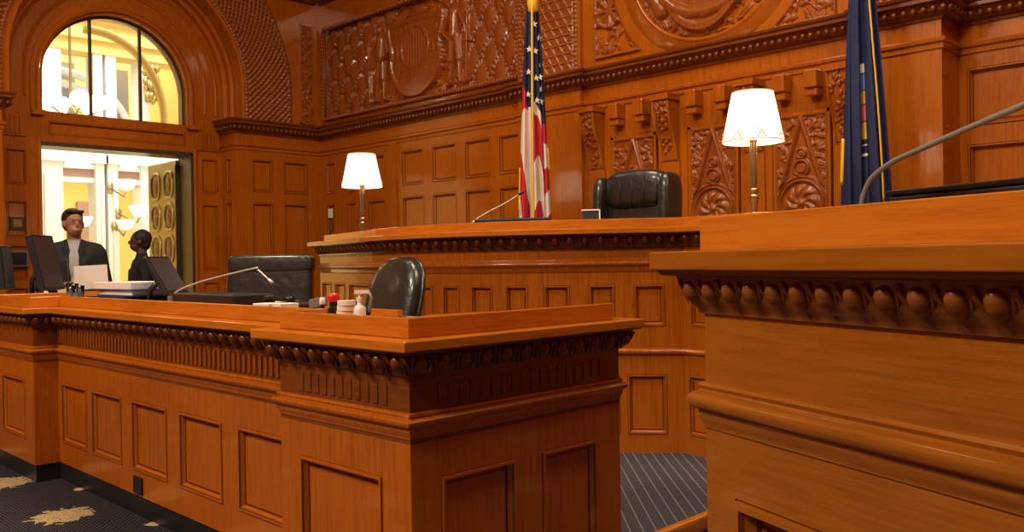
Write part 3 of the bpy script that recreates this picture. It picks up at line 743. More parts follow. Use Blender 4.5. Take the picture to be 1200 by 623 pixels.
pier(4.52, 4.88); pier(5.38, 5.52); pier(5.57, 5.74); pier(6.12, 6.30); pier(7.2, 7.5); pier(3.4, 3.7)
mb = MB()   # upper entablature and coffered cornice
for i, (z0, z1, d) in enumerate(((4.75, 4.95, .15), (4.95, 5.1, .25), (5.1, 5.3, .18), (5.3, 5.45, .4), (5.45, 5.6, .5))): mb.box(FX-.3, FX+d, 0, 12, z0, z1)
mb.build('entablature', plaster_y, foy, bevel=.01)
mb = MB(); mb.box(FX-.2, FX+.02, 4.88, 5.38, 2.72, 2.86); mb.box(FX-.2, FX+.02, 5.74, 6.12, 2.72, 2.86); mb.build('lintel_panel', rose, foy)
mb = MB(); mb.box(FX-.25, FX+.05, 4.88, 5.38, 2.64, 2.72); mb.box(FX-.2, FX+.05, 5.74, 6.12, 2.64, 2.72); mb.box(FX-.25, FX+.08, 4.88, 5.38, 2.86, 2.94); mb.box(FX-.2, FX+.08, 5.74, 6.12, 2.86, 2.94); mb.build('lintel_moulding', plaster_w, foy)
mb = MB(); mb.box(FX-2.49, FX-2.4, 5.95, 6.25, 0, 2.5); mb.build('inner_door', rose, foyback)
mb = MB()   # arch of the upper gallery seen through the lunette
for r in (1.25, 1.05):
    pts = [(FX-.6, 5.05+r*math.cos(a), 3.3+r*math.sin(a)) for a in np.linspace(.1, PI-.1, 24)]; mb.tube(pts, .07, 8)
mb.build('gallery_arch', plaster_w, foy, smooth=True)
mb = MB(); mb.box(FX-.9, FX-.8, 4.6, 5.4, 3.35, 4.75); mb.box(FX-.9, FX-.8, 5.95, 6.3, 3.35, 4.75); mb.build('gallery_wall', stone, foy)
mb = MB(); 
for i in range(9): mb.cyl((FX+.05, 5.90+i*.075, 3.36), (FX+.05, 5.90+i*.075, 3.62), .02, n=8)
mb.box(FX+.0, FX+.1, 5.86, 6.5, 3.62, 3.68); mb.build('balustrade', plaster_w, foy)
mb = MB(); r_ = random.Random(3)
for i in range(40): mb.ell((FX+.25+r_.random()*.1, 6.14+r_.random()*.22, 4.05+r_.random()*.55), (.05, .05, .07), 7)
mb.build('gilt_bracket', bronze, foy, smooth=True)
mb = MB(); pts = [(X2-.9, 4.02+.86*math.cos(a), 3.15+1.0*math.sin(a)) for a in np.linspace(-.25, 1.7, 26)]; mb.tube(pts, .045, 8)
pts = [(X2-1.1, 4.08+.86*math.cos(a), 3.15+1.02*math.sin(a)) for a in np.linspace(-.25, 1.7, 26)]; mb.tube(pts, .03, 8); mb.box(X2-1.15, X2-.5, 4.85, 4.98, 2.7, 3.0)
mb.build('porch_arch', plaster_y, foy, smooth=True)
# hanging globe chandelier
t = thing('chandelier', 'brass chandelier with glowing white globes seen through the arched window', 'chandelier', (-13.2, 4.45, 3.9))
MB().cyl((-13.2, 4.45, 3.55), (-13.2, 4.45, 7.2), .02, n=8).build('stem', brass, t)
mb = MB()
for a in np.linspace(0, 2*PI, 7)[:-1]: mb.tube([(-13.2, 4.45, 3.55), (-13.2+.2*math.cos(a), 4.45+.2*math.sin(a), 3.42), (-13.2+.36*math.cos(a), 4.45+.36*math.sin(a), 3.5)], .015, 6)
mb.build('arm', brass, t)
for a in np.linspace(0, 2*PI, 7)[:-1]: MB().ell((-13.2+.36*math.cos(a), 4.45+.36*math.sin(a), 3.62), (.13, .13, .12), 16).build('globe', glow, t, smooth=True)
def sconce(y, z, x, lab, r=.16):
    t = thing('wall_sconce', lab, 'lamp', (x, y, z), group=None)
    mb = MB(); mb.lathe([(.01, -r*.9), (r*.6, -r*.75), (r, -.05*r), (r*1.05, .02), (r*.95, .03), (.0, .0)], (x, y, z), 18); mb.build('bowl', glow2, t, smooth=True)
    mb = MB(); mb.tube([(x, y, z-r), (x-.1, y, z-r-.08), (-14.86, y, z-.05)], .015, 6); mb.ell((-14.86, y, z-.05), (.03, .06, .1), 10); mb.build('bracket', brass, t, smooth=True)
Q = ((5.60, 2.61), (5.72, 2.19), (5.66, 1.98), (4.96, 2.01))
sconce(Q[0][0], Q[0][1], -14.2, 'upper glowing glass bowl lamp in the bright hall above the second person', .15)
sconce(Q[1][0], Q[1][1], -14.0, 'glowing bowl lamp on a bracket just left of the bronze door leaf', .15)
sconce(Q[3][0], Q[3][1], -14.3, 'glowing bowl lamp in the hall beside the head of the person holding papers', .14)
sconce(Q[2][0], Q[2][1], -14.4, 'lowest glowing bowl lamp in the hall, left of the dark haired person', .14)

# ================================================================= FURNITURE
def desk_profile(zt): return dict(slab=[(0, zt), (.0, zt-.033)])
RAIL = lambda z, s=1.0: [(0, z+.030), (.008*s, z+.028), (.011*s, z+.021), (.008*s, z+.015), (.010*s, z+.013), (.018*s, z+.011), (.024*s, z+.004), (.024*s, z-.004), (.018*s, z-.012), (.010*s, z-.017), (.009*s, z-.032), (.004*s, z-.040), (.003*s, z-.050), (0, z-.052)]
OV = lambda z, e, s=1.0: [(0, z-.085), (.007, z-.083), (.009, z-.074), (.014, z-.068), (.026*s, z-.052), (.036*s, z-.025), (.040*s, z-.013), (e-.008, z-.011), (e-.004, z-.009), (e, z-.002), (e, z)]
def flutes(mb, P0, P1, z0, z1, sp=.04, w=.02, dp=.005):
    L = math.hypot(P1[0]-P0[0], P1[1]-P0[1]); u = Vector(((P1[0]-P0[0])/L, (P1[1]-P0[1])/L, 0)); nn = Vector((u.y, -u.x, 0)); n = int(L/sp)
    for i in range(n):
        c = Vector((P0[0], P0[1], (z0+z1)/2)) + u*(L*(i+.5)/n)
        mb.obox(c + nn*.002, (u, nn, (0, 0, 1)), (w/2, dp, (z1-z0)/2))

# ---- the clerk's desk (long front desk)
desk = thing('court_desk', 'long panelled oak desk in front with a dark egg and dart band and raised ledge', 'desk', (-4.3, 2.1, 0))
O = .075
fr = 1.642; st = 1.775; xr = -2.067; xl = -2.811
path = [(-6.45, 2.9), (-6.45, fr), (-5.56, fr), (-5.56, st), (xl, st), (xl, fr), (xr, fr), (xr, 2.663), (-2.9, 2.663)]
# path runs with the outside on the RIGHT of travel
path = path[:]   # from far left back, along the front, round the near end
mb = MB(); ZB, ZR = .10, .70
def pf(a, b, holes): panel_face(mb, a, b, ZB, .70, holes, k=1.0)
Z2 = (.224, .578)
pf((-6.45, 2.9), (-6.45, fr), [])
pf((-6.45, fr), (-5.56, fr), [(.28, .72, .235, .595)])
pf((-5.56, fr), (-5.56, st), [])
f_ = 1.775/1.73
cols = [(-5.36*f_, -4.98*f_), (-4.90*f_, -4.50*f_), (-4.37*f_, -3.97*f_), (-3.84*f_, -3.435*f_), (-3.30*f_, -2.95)]
pf((-5.56, st), (xl, st), [(a+5.56, b+5.56, *Z2) for a, b in cols])
pf((xl, st), (xl, fr), [])
pf((xl, fr), (xr, fr), [(-2.684-xl, -2.21-xl, .15, .583)])
pf((xr, fr), (xr, 2.663), [(1.761-fr, 2.091-fr, .15, .583), (2.222-fr, 2.522-fr, .15, .583)])
pf((xr, 2.663), (-2.9, 2.663), [])
mb.prism([(-6.44, 2.9), (-6.44, 2.0), (-5.6, 2.0), (-5.6, 1.9), (-2.3, 1.9), (-2.3, 2.6), (-2.9, 2.6), (-2.9, 2.3), (-5.6, 2.3), (-5.6, 2.9)], .11, .2)
# inner (clerk side) back panels
for a, b in (((-2.9, 2.663), (-2.9, 2.35)), ((-2.9, 2.35), (-5.6, 2.35)), ((-5.6, 2.35), (-5.6, 2.9)), ((-5.6, 2.9), (-6.45, 2.9))): panel_face(mb, a, b, ZB, 1.0, [])
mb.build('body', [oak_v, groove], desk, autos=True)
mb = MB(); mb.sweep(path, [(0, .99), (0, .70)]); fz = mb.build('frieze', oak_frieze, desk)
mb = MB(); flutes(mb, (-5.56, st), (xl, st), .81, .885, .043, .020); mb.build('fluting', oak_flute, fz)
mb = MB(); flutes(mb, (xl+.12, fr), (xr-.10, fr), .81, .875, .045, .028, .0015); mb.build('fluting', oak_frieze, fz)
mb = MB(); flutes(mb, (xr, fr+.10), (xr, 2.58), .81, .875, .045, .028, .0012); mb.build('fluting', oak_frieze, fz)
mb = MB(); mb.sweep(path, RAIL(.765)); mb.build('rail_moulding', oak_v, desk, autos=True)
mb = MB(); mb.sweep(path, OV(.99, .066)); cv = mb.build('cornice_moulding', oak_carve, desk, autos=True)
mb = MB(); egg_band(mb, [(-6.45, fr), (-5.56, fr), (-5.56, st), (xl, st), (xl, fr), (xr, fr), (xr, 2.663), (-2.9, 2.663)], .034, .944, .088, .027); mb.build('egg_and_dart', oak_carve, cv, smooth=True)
# ledge slab
outer = offpath(path, O); poly = outer + [(-2.95, 2.45), (-2.9, 2.36), (-5.62, 2.36), (-5.62, 2.9)]
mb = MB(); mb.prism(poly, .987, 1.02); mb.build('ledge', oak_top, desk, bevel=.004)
# raised parapet board
pp = [(-6.44, 2.8), (-6.44, fr+.045), (-5.66, fr+.045), (-5.66, st+.06), (xl+.05, st+.06), (xl+.05, fr+.0), (xr+.0, fr+.0), (xr+.0, 2.64)]
pp = [(-6.44, 2.8), (-6.44, fr), (-5.60, fr), (-5.60, st+.03), (xl, st+.03), (xl, fr), (xr, fr), (xr, 2.636)]
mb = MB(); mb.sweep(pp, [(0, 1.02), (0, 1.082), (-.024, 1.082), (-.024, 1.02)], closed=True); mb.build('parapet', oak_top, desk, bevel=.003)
mb = MB(); mb.box(-3.62, -2.93, 2.27, 2.30, 1.02, 1.050); mb.build('inner_riser', oak_top, desk, bevel=.003)
mb = MB(); mb.sweep(path, [(-.02, 0), (-.005, 0), (-.005, .09), (-.02, .10)]); mb.build('toe_base', kick, desk)
MB().box(-4.46, -4.36, st-.012, st-.001, .115, .20).build('floor_outlet', black, desk, bevel=.003)
tabletop_z = 1.02

# ---- judge's bench
body0 = [(-6.277, 4.06), (-5.583, 3.846), (-5.002, 3.66), (-4.652, 3.585), (-4.414, 3.568), (-4.205, 3.577), (-3.993, 3.618), (-3.765, 3.689), (-3.556, 3.783), (-3.329, 3.923), (-3.122, 4.086), (-2.854, 4.294), (-2.40, 4.22), (-1.60, 4.22)]
body0 = [(-6.277, 5.4), (-6.277, 4.06), (-5.93, 3.953)] + body0[1:]
bp = offpath(body0, .09)[1:]
bench = thing('judges_bench', 'tall bow-fronted oak judge bench with carved band behind the front desk', 'bench', (-4.0, 4.3, .115))
left_end = [(-6.45, 5.2), bp[0]]
bpath = offpath(body0, .09)
body = body0
mb = MB()
for i in range(len(body)-1):
    a, b = body[i], body[i+1]; L = math.hypot(b[0]-a[0], b[1]-a[1])
    holes = []
    if i == 0: holes = []
    elif L > .8: holes = [(L*q/3+.07, L*(q+1)/3-.07, z0, z1) for q in range(3) for z0, z1 in ((.855, 1.10), (.225, .575))]
    else:
        m_ = .055 if L > .25 else .042
        holes = [(m_, L-m_, .855, 1.10), (m_*.6, L-m_*.6, .225, .575)]
        if i == len(body)-4: holes = [(.055, .235, .855, 1.10), (.01, .24, .225, .575)]
        if i == 0: holes = []
    panel_face(mb, a, b, .115, 1.30, holes, k=.85)
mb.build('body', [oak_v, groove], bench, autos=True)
mb = MB(); mb.sweep(body, RAIL(1.225, .9)); mb.sweep(body, [(0, .725), (.012, .722), (.016, .708), (.012, .694), (0, .688)]); mb.build('rail_moulding', oak_v, bench, smooth=True)
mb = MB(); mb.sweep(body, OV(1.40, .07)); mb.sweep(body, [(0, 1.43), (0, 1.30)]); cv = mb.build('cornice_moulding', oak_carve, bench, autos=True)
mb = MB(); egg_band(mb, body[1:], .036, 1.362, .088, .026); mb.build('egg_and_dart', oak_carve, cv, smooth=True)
inner = offpath(bpath, -.62)
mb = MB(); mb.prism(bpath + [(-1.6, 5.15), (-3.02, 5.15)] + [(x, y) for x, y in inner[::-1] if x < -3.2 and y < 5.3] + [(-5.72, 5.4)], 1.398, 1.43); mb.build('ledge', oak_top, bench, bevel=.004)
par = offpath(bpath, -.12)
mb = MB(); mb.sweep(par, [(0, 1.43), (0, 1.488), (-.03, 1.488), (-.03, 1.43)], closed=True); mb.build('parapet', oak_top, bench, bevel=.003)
mb = MB(); inn2 = offpath(bpath, -.58)
for i in range(1, len(inn2)-1):
    if inn2[i+1][0] < -3.0: panel_face(mb, inn2[i+1], inn2[i], .12, 1.40, [])
mb.build('inner_side', oak_v, bench)
# judge's platform
mb = MB(); mb.prism([(-6.2, 6.34), (-6.2, 5.35)] + [(x, y+.15) for x, y in offpath(bp, -.80) if x < -3.1] + [(-3.0, 5.2), (-1.6, 5.2), (-1.6, 6.34)], .115, .60); struct(mb.build('trim_7', carpet_p))

# ---- right-hand witness box
dR = Vector((.9277, -.3734, 0)); bR = Vector((.3734, .9277, 0)); CR = Vector((-1.006, 1.396, 0))
box_ = thing('witness_box', 'large oak box in the right foreground with a thick ledge and raised board', 'witness stand', tuple(CR+dR*.6+bR*.5))
def rp(s, t): v = CR+dR*s+bR*t; return (v.x, v.y)
rpath = [rp(.075, 1.0), rp(.075, .075), rp(1.7, .075), rp(1.7, 1.0)]
mb = MB()
zt = 1.2625
for i in range(3):
    a, b = rpath[i], rpath[i+1]; L = math.hypot(b[0]-a[0], b[1]-a[1])
    holes = [(.085, .085+.62, .2, .812), (.80, 1.42, .2, .812)] if i == 1 else [(.12, L-.12, .2, .812)]
    panel_face(mb, a, b, .0, .93, holes, k=1.35)
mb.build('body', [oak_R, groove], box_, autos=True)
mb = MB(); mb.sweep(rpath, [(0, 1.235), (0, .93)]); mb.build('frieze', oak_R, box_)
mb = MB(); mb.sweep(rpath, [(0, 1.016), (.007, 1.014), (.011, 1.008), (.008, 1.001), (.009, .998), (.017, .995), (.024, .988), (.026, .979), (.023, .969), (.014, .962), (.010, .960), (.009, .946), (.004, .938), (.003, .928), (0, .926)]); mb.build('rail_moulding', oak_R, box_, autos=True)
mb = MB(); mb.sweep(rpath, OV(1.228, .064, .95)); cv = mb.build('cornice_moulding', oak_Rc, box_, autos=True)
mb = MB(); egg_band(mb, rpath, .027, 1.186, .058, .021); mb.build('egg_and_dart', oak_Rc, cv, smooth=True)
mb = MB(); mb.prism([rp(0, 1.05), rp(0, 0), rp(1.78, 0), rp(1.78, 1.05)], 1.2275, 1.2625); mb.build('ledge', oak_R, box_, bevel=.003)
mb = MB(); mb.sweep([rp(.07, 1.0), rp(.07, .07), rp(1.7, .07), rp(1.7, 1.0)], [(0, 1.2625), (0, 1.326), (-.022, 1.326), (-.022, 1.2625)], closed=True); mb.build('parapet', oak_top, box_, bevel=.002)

# ================================================================= LAMPS ON THE BENCH
def lamp(loc, label, power):
    t = thing('table_lamp', label, 'lamp', loc, group=None)
    mb = MB(); mb.lathe([(.001, 0), (.075, 0), (.078, .012), (.06, .022), (.045, .03), (.03, .05), (.035, .06), (.022, .07), (.001, .07)], (0, 0, 0), 24); mb.box(-.035, .035, -.035, .035, .03, .06); mb.build('base', brass, t, autos=True, local=True)
    mb = MB(); mb.lathe([(.018, .06), (.026, .075), (.026, .09), (.016, .10), (.018, .14), (.028, .17), (.03, .20), (.018, .215), (.027, .225), (.027, .24), (.016, .25), (.019, .27), (.020, .53), (.026, .54), (.026, .552), (.012, .56), (.010, .64), (.001, .64)], (0, 0, 0), 18); st_ = mb.build('stem', brass, t, autos=True, local=True)
    mb = MB()
    for i in range(8):
        a = 2*PI*i/8; mb.tube([(.0205*math.cos(a), .0205*math.sin(a), .27), (.0205*math.cos(a), .0205*math.sin(a), .53)], .003, 5)
    mb.build('reeding', brass, st_, local=True)
    mb = MB(); n = 48; prof = [(.190, .535), (.178, .59), (.160, .68), (.142, .77), (.126, .845)]
    vs = []; fs = []
    for i in range(n):
        a = 2*PI*i/n; s = 1 + .012*math.cos(a*8)
        for r, z in prof: vs.append((r*s*math.cos(a), r*s*math.sin(a), z))
        for r, z in prof[::-1]: vs.append(((r-.003)*s*math.cos(a), (r-.003)*s*math.sin(a), z))
    k = len(prof)*2
    for i in range(n):
        for j in range(k): fs.append((i*k+j, ((i+1) % n)*k+j, ((i+1) % n)*k+(j+1) % k, i*k+(j+1) % k))
    mb.add(vs, fs); sh = mb.build('lamp_shade', shade_m, t, smooth=True, local=True)
    mb = MB()
    mb.tube([(.1905*(1+.012*math.cos(a*8))*math.cos(a), .1905*(1+.012*math.cos(a*8))*math.sin(a), .537) for a in np.linspace(0, 2*PI, 49)], .004, 6, cap=False)
    m2 = MB(); m2.tube([(.127*math.cos(a), .127*math.sin(a), .845) for a in np.linspace(0, 2*PI, 41)], .003, 6, cap=False); m2.build('top_trim', trim_m, sh, smooth=True, local=True)
    for i in range(8):
        a = 2*PI*i/8
        for q in range(-2, 3): mb.ell((.187*math.cos(a+q*.06), .187*math.sin(a+q*.06), .552+.016*(2-abs(q))), (.007, .007, .007), 6)
    mb.build('hem_trim', trim_m, sh, smooth=True, local=True)
    mb = MB(); mb.tube([(0, 0, .63), (0, 0, .86)], .003, 5); mb.ell((0, 0, .70), (.03, .03, .045), 12); mb.build('bulb', glow2, t, smooth=True, local=True)
    point('lamp_bulb_light', (loc[0], loc[1], loc[2]+.70), power, .05, (1, .72, .40))
    return t
lamp((-6.78, 4.86, 1.4305), 'small shaded lamp with a brass stem on the far left end of the judge bench', 9)
lamp((-2.755, 4.946, 1.4305), 'large shaded brass lamp glowing on the bench to the right of the judge chair', 10)
# shelf under the far lamp: end cabinet of the bench
c_ = thing('side_cabinet', 'low oak cabinet end behind the left end of the judge bench carrying the lamp', 'cabinet', (-6.85, 4.9, .115))
mb = MB(); panel_face(mb, (-7.12, 5.3), (-7.12, 4.62), .115, 1.39, [(.08, .6, .3, 1.2)]); panel_face(mb, (-7.12, 4.62), (-6.60, 4.62), .115, 1.39, [(.06, .46, .3, 1.2)]); panel_face(mb, (-6.60, 4.62), (-6.60, 5.3), .115, 1.39, []); panel_face(mb, (-6.60, 5.3), (-7.12, 5.3), .115, 1.39, [])
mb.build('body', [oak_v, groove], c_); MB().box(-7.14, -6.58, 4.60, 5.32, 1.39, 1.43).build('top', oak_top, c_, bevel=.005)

# ================================================================= FLAGS
def flag(loc, ptop, z0, z1, w0, w1, colfn, mats, nfold, seed, name, label, depth=.10, lean=0.0):
    """cloth hanging in deep vertical folds from a pole; u across, v down"""
    t = thing(name, label, 'flag', loc)
    mb = MB(); mb.cyl((0, 0, .0), (0, 0, ptop), .013, n=12); mb.build('pole', brass if True else oak_top, t, smooth=False, autos=True, local=True)
    mb = MB(); mb.lathe([(.001, 0), (.17, 0), (.175, .02), (.12, .04), (.04, .07), (.025, .12), (.001, .12)], (0, 0, 0), 24); mb.build('stand', brass, t, autos=True, local=True)
    mb = MB(); mb.lathe([(.001, ptop), (.02, ptop+.01), (.035, ptop+.05), (.015, ptop+.12), (.001, ptop+.2)], (0, 0, 0), 14); mb.build('finial', gold, t, smooth=True, local=True)
    r = random.Random(seed); ph = [r.random()*6 for _ in range(4)]
    NU, NV = 150, 200; V = np.zeros((NV, NU, 3))
    U = np.linspace(0, 1, NU)
    cdir = rt; bdir = Vector((-f.x, -f.y, 0)).normalized()  # broad side of the drape faces the courtroom
    for j in range(NV):
        v = j/(NV-1); w = w0+(w1-w0)*v**.75; dz = z1-(z1-z0)*v
        x = (U-.5)*w + .012*np.sin(U*nfold*2*PI+ph[0]+v*1.2)*(.4+v) + lean*v
        d = depth*(.35+.65*v)*(.5*np.cos(U*nfold*2*PI+ph[1]+.9*v) + .35*np.cos(U*nfold*4.3*PI+ph[2]-1.3*v)) + .05*(1-(2*U-1)**2)*(.3+v)
        z = dz - .035*np.abs(np.sin(U*PI*1.0+.4))*v - (.10*np.clip((U-.75)*4, 0, 1)*v*0)
        V[j, :, 0] = cdir.x*x+bdir.x*d; V[j, :, 1] = cdir.y*x+bdir.y*d; V[j, :, 2] = z
    me = bpy.data.meshes.new('cloth'); idx = np.arange(NU*NV).reshape(NV, NU)
    q = np.stack([idx[:-1, :-1], idx[:-1, 1:], idx[1:, 1:], idx[1:, :-1]], -1).reshape(-1, 4)
    me.from_pydata(V.reshape(-1, 3).tolist(), [], q.tolist())
    for m in mats: me.materials.append(m)
    mi = [colfn((k % (NU-1)+.5)/(NU-1), (k//(NU-1)+.5)/(NV-1)) for k in range(len(q))]
    me.polygons.foreach_set('material_index', mi); me.polygons.foreach_set('use_smooth', [True]*len(q))
    o = bpy.data.objects.new('cloth', me); C.objects.link(o); o.parent = t; so = o.modifiers.new('solid', 'SOLIDIFY'); so.thickness = .003
    return t, V, cdir, bdir, o
def us(u, v):
    # canton wraps the upper part, stripes fall steeply across the folds
    edge = .40 + .12*u + .03*math.sin(u*9)
    if v < edge and u > .12: return 0
    if v < edge-.05: return 0
    k = (u*6.0 + max(.3-u, 0)*(v-.4)*22 - (v-.4)*11.0*max(u-.25, 0)**.8 + .35*math.sin(u*14+v*3))
    return 1 if int(math.floor(k)) % 2 == 0 else 2
ft, V, cd, bd, clo = flag((-5.195, 5.56, .60), 2.98, .95, 2.86, .10, .27, us, [fblue, fred, fwhite], 2.2, 5, 'national_flag', 'red, white and blue starred and striped flag draped on a pole behind the bench', .09)
def star(mb, c, r, n, u):
    n = n.normalized(); u = (u-n*u.dot(n)).normalized(); w = n.cross(u); pts = []
    for i in range(10):
        a = PI/2+PI*i/5; q = r if i % 2 == 0 else r*.4; pts.append(c+n*.016+u*q*math.cos(a)+w*q*math.sin(a))
    k = [p+n*.002 for p in pts]; mb.add(pts+k, [tuple(range(10)), tuple(range(10, 20))]+[(i, (i+1) % 10, 10+(i+1) % 10, 10+i) for i in range(10)])
mb = MB(); NV_, NU_ = V.shape[:2]
for (u, v) in ((.62, .09), (.74, .15), (.62, .21), (.76, .27), (.60, .33), (.74, .38), (.60, .43), (.22, .30), (.20, .40), (.24, .20), (.90, .33), (.88, .44)):
    i, j = int(u*(NU_-1)), int(v*(NV_-1)); p = Vector(V[j, i]); a = Vector(V[min(j+2, NV_-1), i])-p; b = Vector(V[j, min(i+2, NU_-1)])-p; n = a.cross(b).normalized()
    if n.dot(bd) < 0: n = -n
    mb = MB(); star(mb, p, .033, n+bd*1.2, cd); mb.build('star', fwhite, clo, local=True)
def fringe(t, V, us_, r0, name='fringe', v0=0, v1=1, push=.012):
    mb = MB(); NV_, NU_ = V.shape[:2]; pts = [Vector(V[j, int(us_(j/(NV_-1))*(NU_-1))])+bd*push for j in range(int(v0*(NV_-1)), int(v1*(NV_-1))+1, 4)]
    mb.tube(pts, r0, 6); return mb.build(name, gold, t, smooth=True, local=True)
fringe(ft, V, lambda v: .42+.04*v, .011, push=.055)
for ed, j0, j1, sg in ((NU_-1, 128, 150, 1), (1, 145, 185, -1)):
    mb = MB(); mb.tube([Vector(V[j, ed]) + cd*.004*sg for j in range(j0, j1, 3)], .009, 6); mb.build('edge_fringe', gold, ft, smooth=True, local=True)
MB().lathe([(.014, 2.78), (.05, 2.82), (.05, 2.90), (.04, 3.02), (.012, 3.10)], (0, 0, 0), 14).build('tassel_cap', gold, ft, smooth=True, local=True)
def bl(u, v):
    if .27 < u < .50:
        for a, b, m in ((.44, .475, 2), (.48, .545, 3), (.55, .60, 4), (.605, .665, 5), (.67, .735, 4), (.755, .76, 2), (.79, .80, 2)):
            if a < v < b: return m
    return 0
ft2, V2, cd, bd, clo2 = flag((-2.50, 5.99, .60), 3.0, 1.0, 2.75, .12, .31, bl, [navy, navy, fwhite, fsky, fgold, fpink], 2.4, 11, 'state_flag', 'dark blue flag with a faded emblem hanging in folds right of the large lamp', .085, .02)
fringe(ft2, V2, lambda v: .56+.12*v, .007, push=.045)
mb = MB(); mb.tube([Vector(V2[j, 1])-cd*.004 for j in range(146, 186, 4)], .015, 6); mb.build('edge_fringe', gold, ft2, smooth=True, local=True)

# ================================================================= CHAIRS
def star_base(t, z):
    mb = MB(); mb.cyl((0, 0, .06), (0, 0, z), .028, n=14)
    for i in range(5):
        a = 2*PI*i/5; mb.tube([(0, 0, .12), (.28*math.cos(a), .28*math.sin(a), .075)], [.03, .018], 8)
    b = mb.build('base', blackg, t, smooth=True, local=True)
    for i in range(5):
        a = 2*PI*i/5; m2 = MB(); c = (.28*math.cos(a), .28*math.sin(a), .03); m2.cyl((c[0]-.022*math.sin(a), c[1]+.022*math.cos(a), .03), (c[0]+.022*math.sin(a), c[1]-.022*math.cos(a), .03), .03, n=14); m2.cyl((c[0], c[1], .03), (c[0], c[1], .08), .010); m2.build('caster', black, b, local=True)
def cushion_obj(name, parent, *cs, m=leather):
    mb = MB()
    for c in cs: mb.cushion(*c)
    return mb.build(name, m, parent, smooth=True, local=True)
RX = lambda a: Matrix.Rotation(a, 3, 'X')
# judge's chair: faces local -Y
jc = thing('judge_chair', 'high-backed black leather judge chair with side wings behind the bench', 'chair', (-3.69, 4.79, .65), .05)
star_base(jc, .42)
cushion_obj('seat', jc, ((0, -.05, .48), (.27, .27, .075), .4))
cushion_obj('backrest', jc, ((0, .24, .80), (.27, .075, .36), .42, RX(-.06)))
cushion_obj('head_roll', jc, ((0, .23, 1.085), (.255, .085, .14), .55, RX(-.05)))
for s in (-1, 1):
    w = cushion_obj('wing', jc, ((s*.275, .205, .92), (.045, .115, .27), .5, RX(-.06)))
    cushion_obj('armrest', jc, ((s*.29, -.03, .66), (.045, .22, .045), .5))
    mb = MB(); mb.box(s*.29-.02, s*.29+.02, -.05, .05, .44, .64); mb.build('arm_support', blackg, jc, local=True, bevel=.01)
mb = MB()
for i in range(5): mb.tube([(-.2+.1*i, .145, 1.16), (-.2+.1*i+.01, .142, 1.06), (-.2+.1*i, .15, .97)], .0035, 5)
mb.build('stitching', black, jc, smooth=True, local=True)
# clerk chair seen from the front behind the long desk
ca = thing('clerk_chair', 'wide black leather chair with a rolled square back behind the front desk', 'chair', (-5.18, 2.84, .115), .62)
ca.scale = (.93, .93, 1)
star_base(ca, .42)
cushion_obj('seat', ca, ((0, -.02, .49), (.27, .27, .075), .4))
cushion_obj('backrest', ca, ((0, .27, .90), (.325, .055, .27), .3, RX(-.10)))
cushion_obj('head_roll', ca, ((0, .30, 1.135), (.33, .065, .065), .35, RX(-.1)))
cushion_obj('lumbar_pad', ca, ((.0, .16, .80), (.30, .07, .11), .4))
for s in (-1, 1):
    mb = MB(); mb.tube([(s*.33, .25, .70), (s*.345, .1, .76), (s*.345, -.12, .77), (s*.33, -.20, .72), (s*.31, -.17, .55), (s*.28, -.05, .46)], [.02, .03, .032, .03, .02, .018], 10); mb.build('armrest', leather, ca, smooth=True, local=True)
# second clerk chair seen from the side
cb = thing('swivel_chair', 'black leather swivel chair with rounded tall back seen side on near the hand sanitiser', 'chair', (-3.86, 2.70, .115), 0)
cb.rotation_euler.z = -.12
star_base(cb, .42)
cushion_obj('seat', cb, ((0, -.05, .49), (.25, .25, .07), .4))
mb = MB()
n = 30; vs = []; fs = []; m_ = 14
# rounded shell backrest: an upright oval, curved front to back
mb.cushion((0, .22, .84), (.25, .07, .33), .66, RX(-.27))
mb.build('backrest', leather, cb, smooth=True, local=True)
mb = MB(); Rm = RX(-.27); pts = []
for q in range(41):
    a = 2*PI*q/40; p = Vector((.251*math.copysign(abs(math.cos(a))**.66, math.cos(a)), .02, .332*math.copysign(abs(math.sin(a))**.66, math.sin(a)))); pts.append(Vector((0, .22, .84))+Rm @ p)
mb.tube(pts, .012, 8, cap=False); mb.build('piping', leather, cb, smooth=True, local=True)
for s in (-1, 1):
    mb = MB(); mb.tube([(s*.26, .20, .62), (s*.30, .05, .72), (s*.31, -.14, .74), (s*.30, -.25, .70), (s*.27, -.22, .56), (s*.22, -.1, .47)], [.014, .02, .024, .02, .014, .012], 10); mb.build('armrest', blackg, cb, smooth=True, local=True)

# ================================================================= DESK ITEMS
T = tabletop_z + .001
def monitor(loc, rz, w, h, tilt, label, zc, t=.045, bz=0):
    o = thing('computer_monitor', label, 'monitor', loc, rz)
    R = Matrix.Rotation(tilt, 3, 'X'); c = Vector((0, 0, zc))
    mb = MB(); mb.obox(c, (R @ Vector((1, 0, 0)), R @ Vector((0, 1, 0)), R @ Vector((0, 0, 1))), (w/2, t/2, h/2)); b = mb.build('housing', black, o, bevel=.008, local=True)
    mb = MB(); mb.obox(c+R @ Vector((0, -t/2-.001, 0)), (R @ Vector((1, 0, 0)), R @ Vector((0, 1, 0)), R @ Vector((0, 0, 1))), (w/2-.018, .002, h/2-.018)); mb.build('screen', screen, b, local=True)
    mb = MB(); mb.obox(c+R @ Vector((0, t/2+.012, 0)), (R @ Vector((1, 0, 0)), R @ Vector((0, 1, 0)), R @ Vector((0, 0, 1))), (w*.3, .014, h*.3)); mb.build('rear_cover', blackg, b, bevel=.008, local=True)
    mb = MB(); mb.tube([(0, .10, .01), (0, .10, zc*.5), tuple(c+R @ Vector((0, t/2+.01, 0)))], .018, 10); mb.build('stand', black, o, smooth=True, local=True)
    mb = MB(); mb.lathe([(.001, 0), (.11, 0), (.115, .008), (.10, .014), (.001, .016)], (0, .06, 0), 24); mb.build('foot', blackg, o, local=True)
    return o
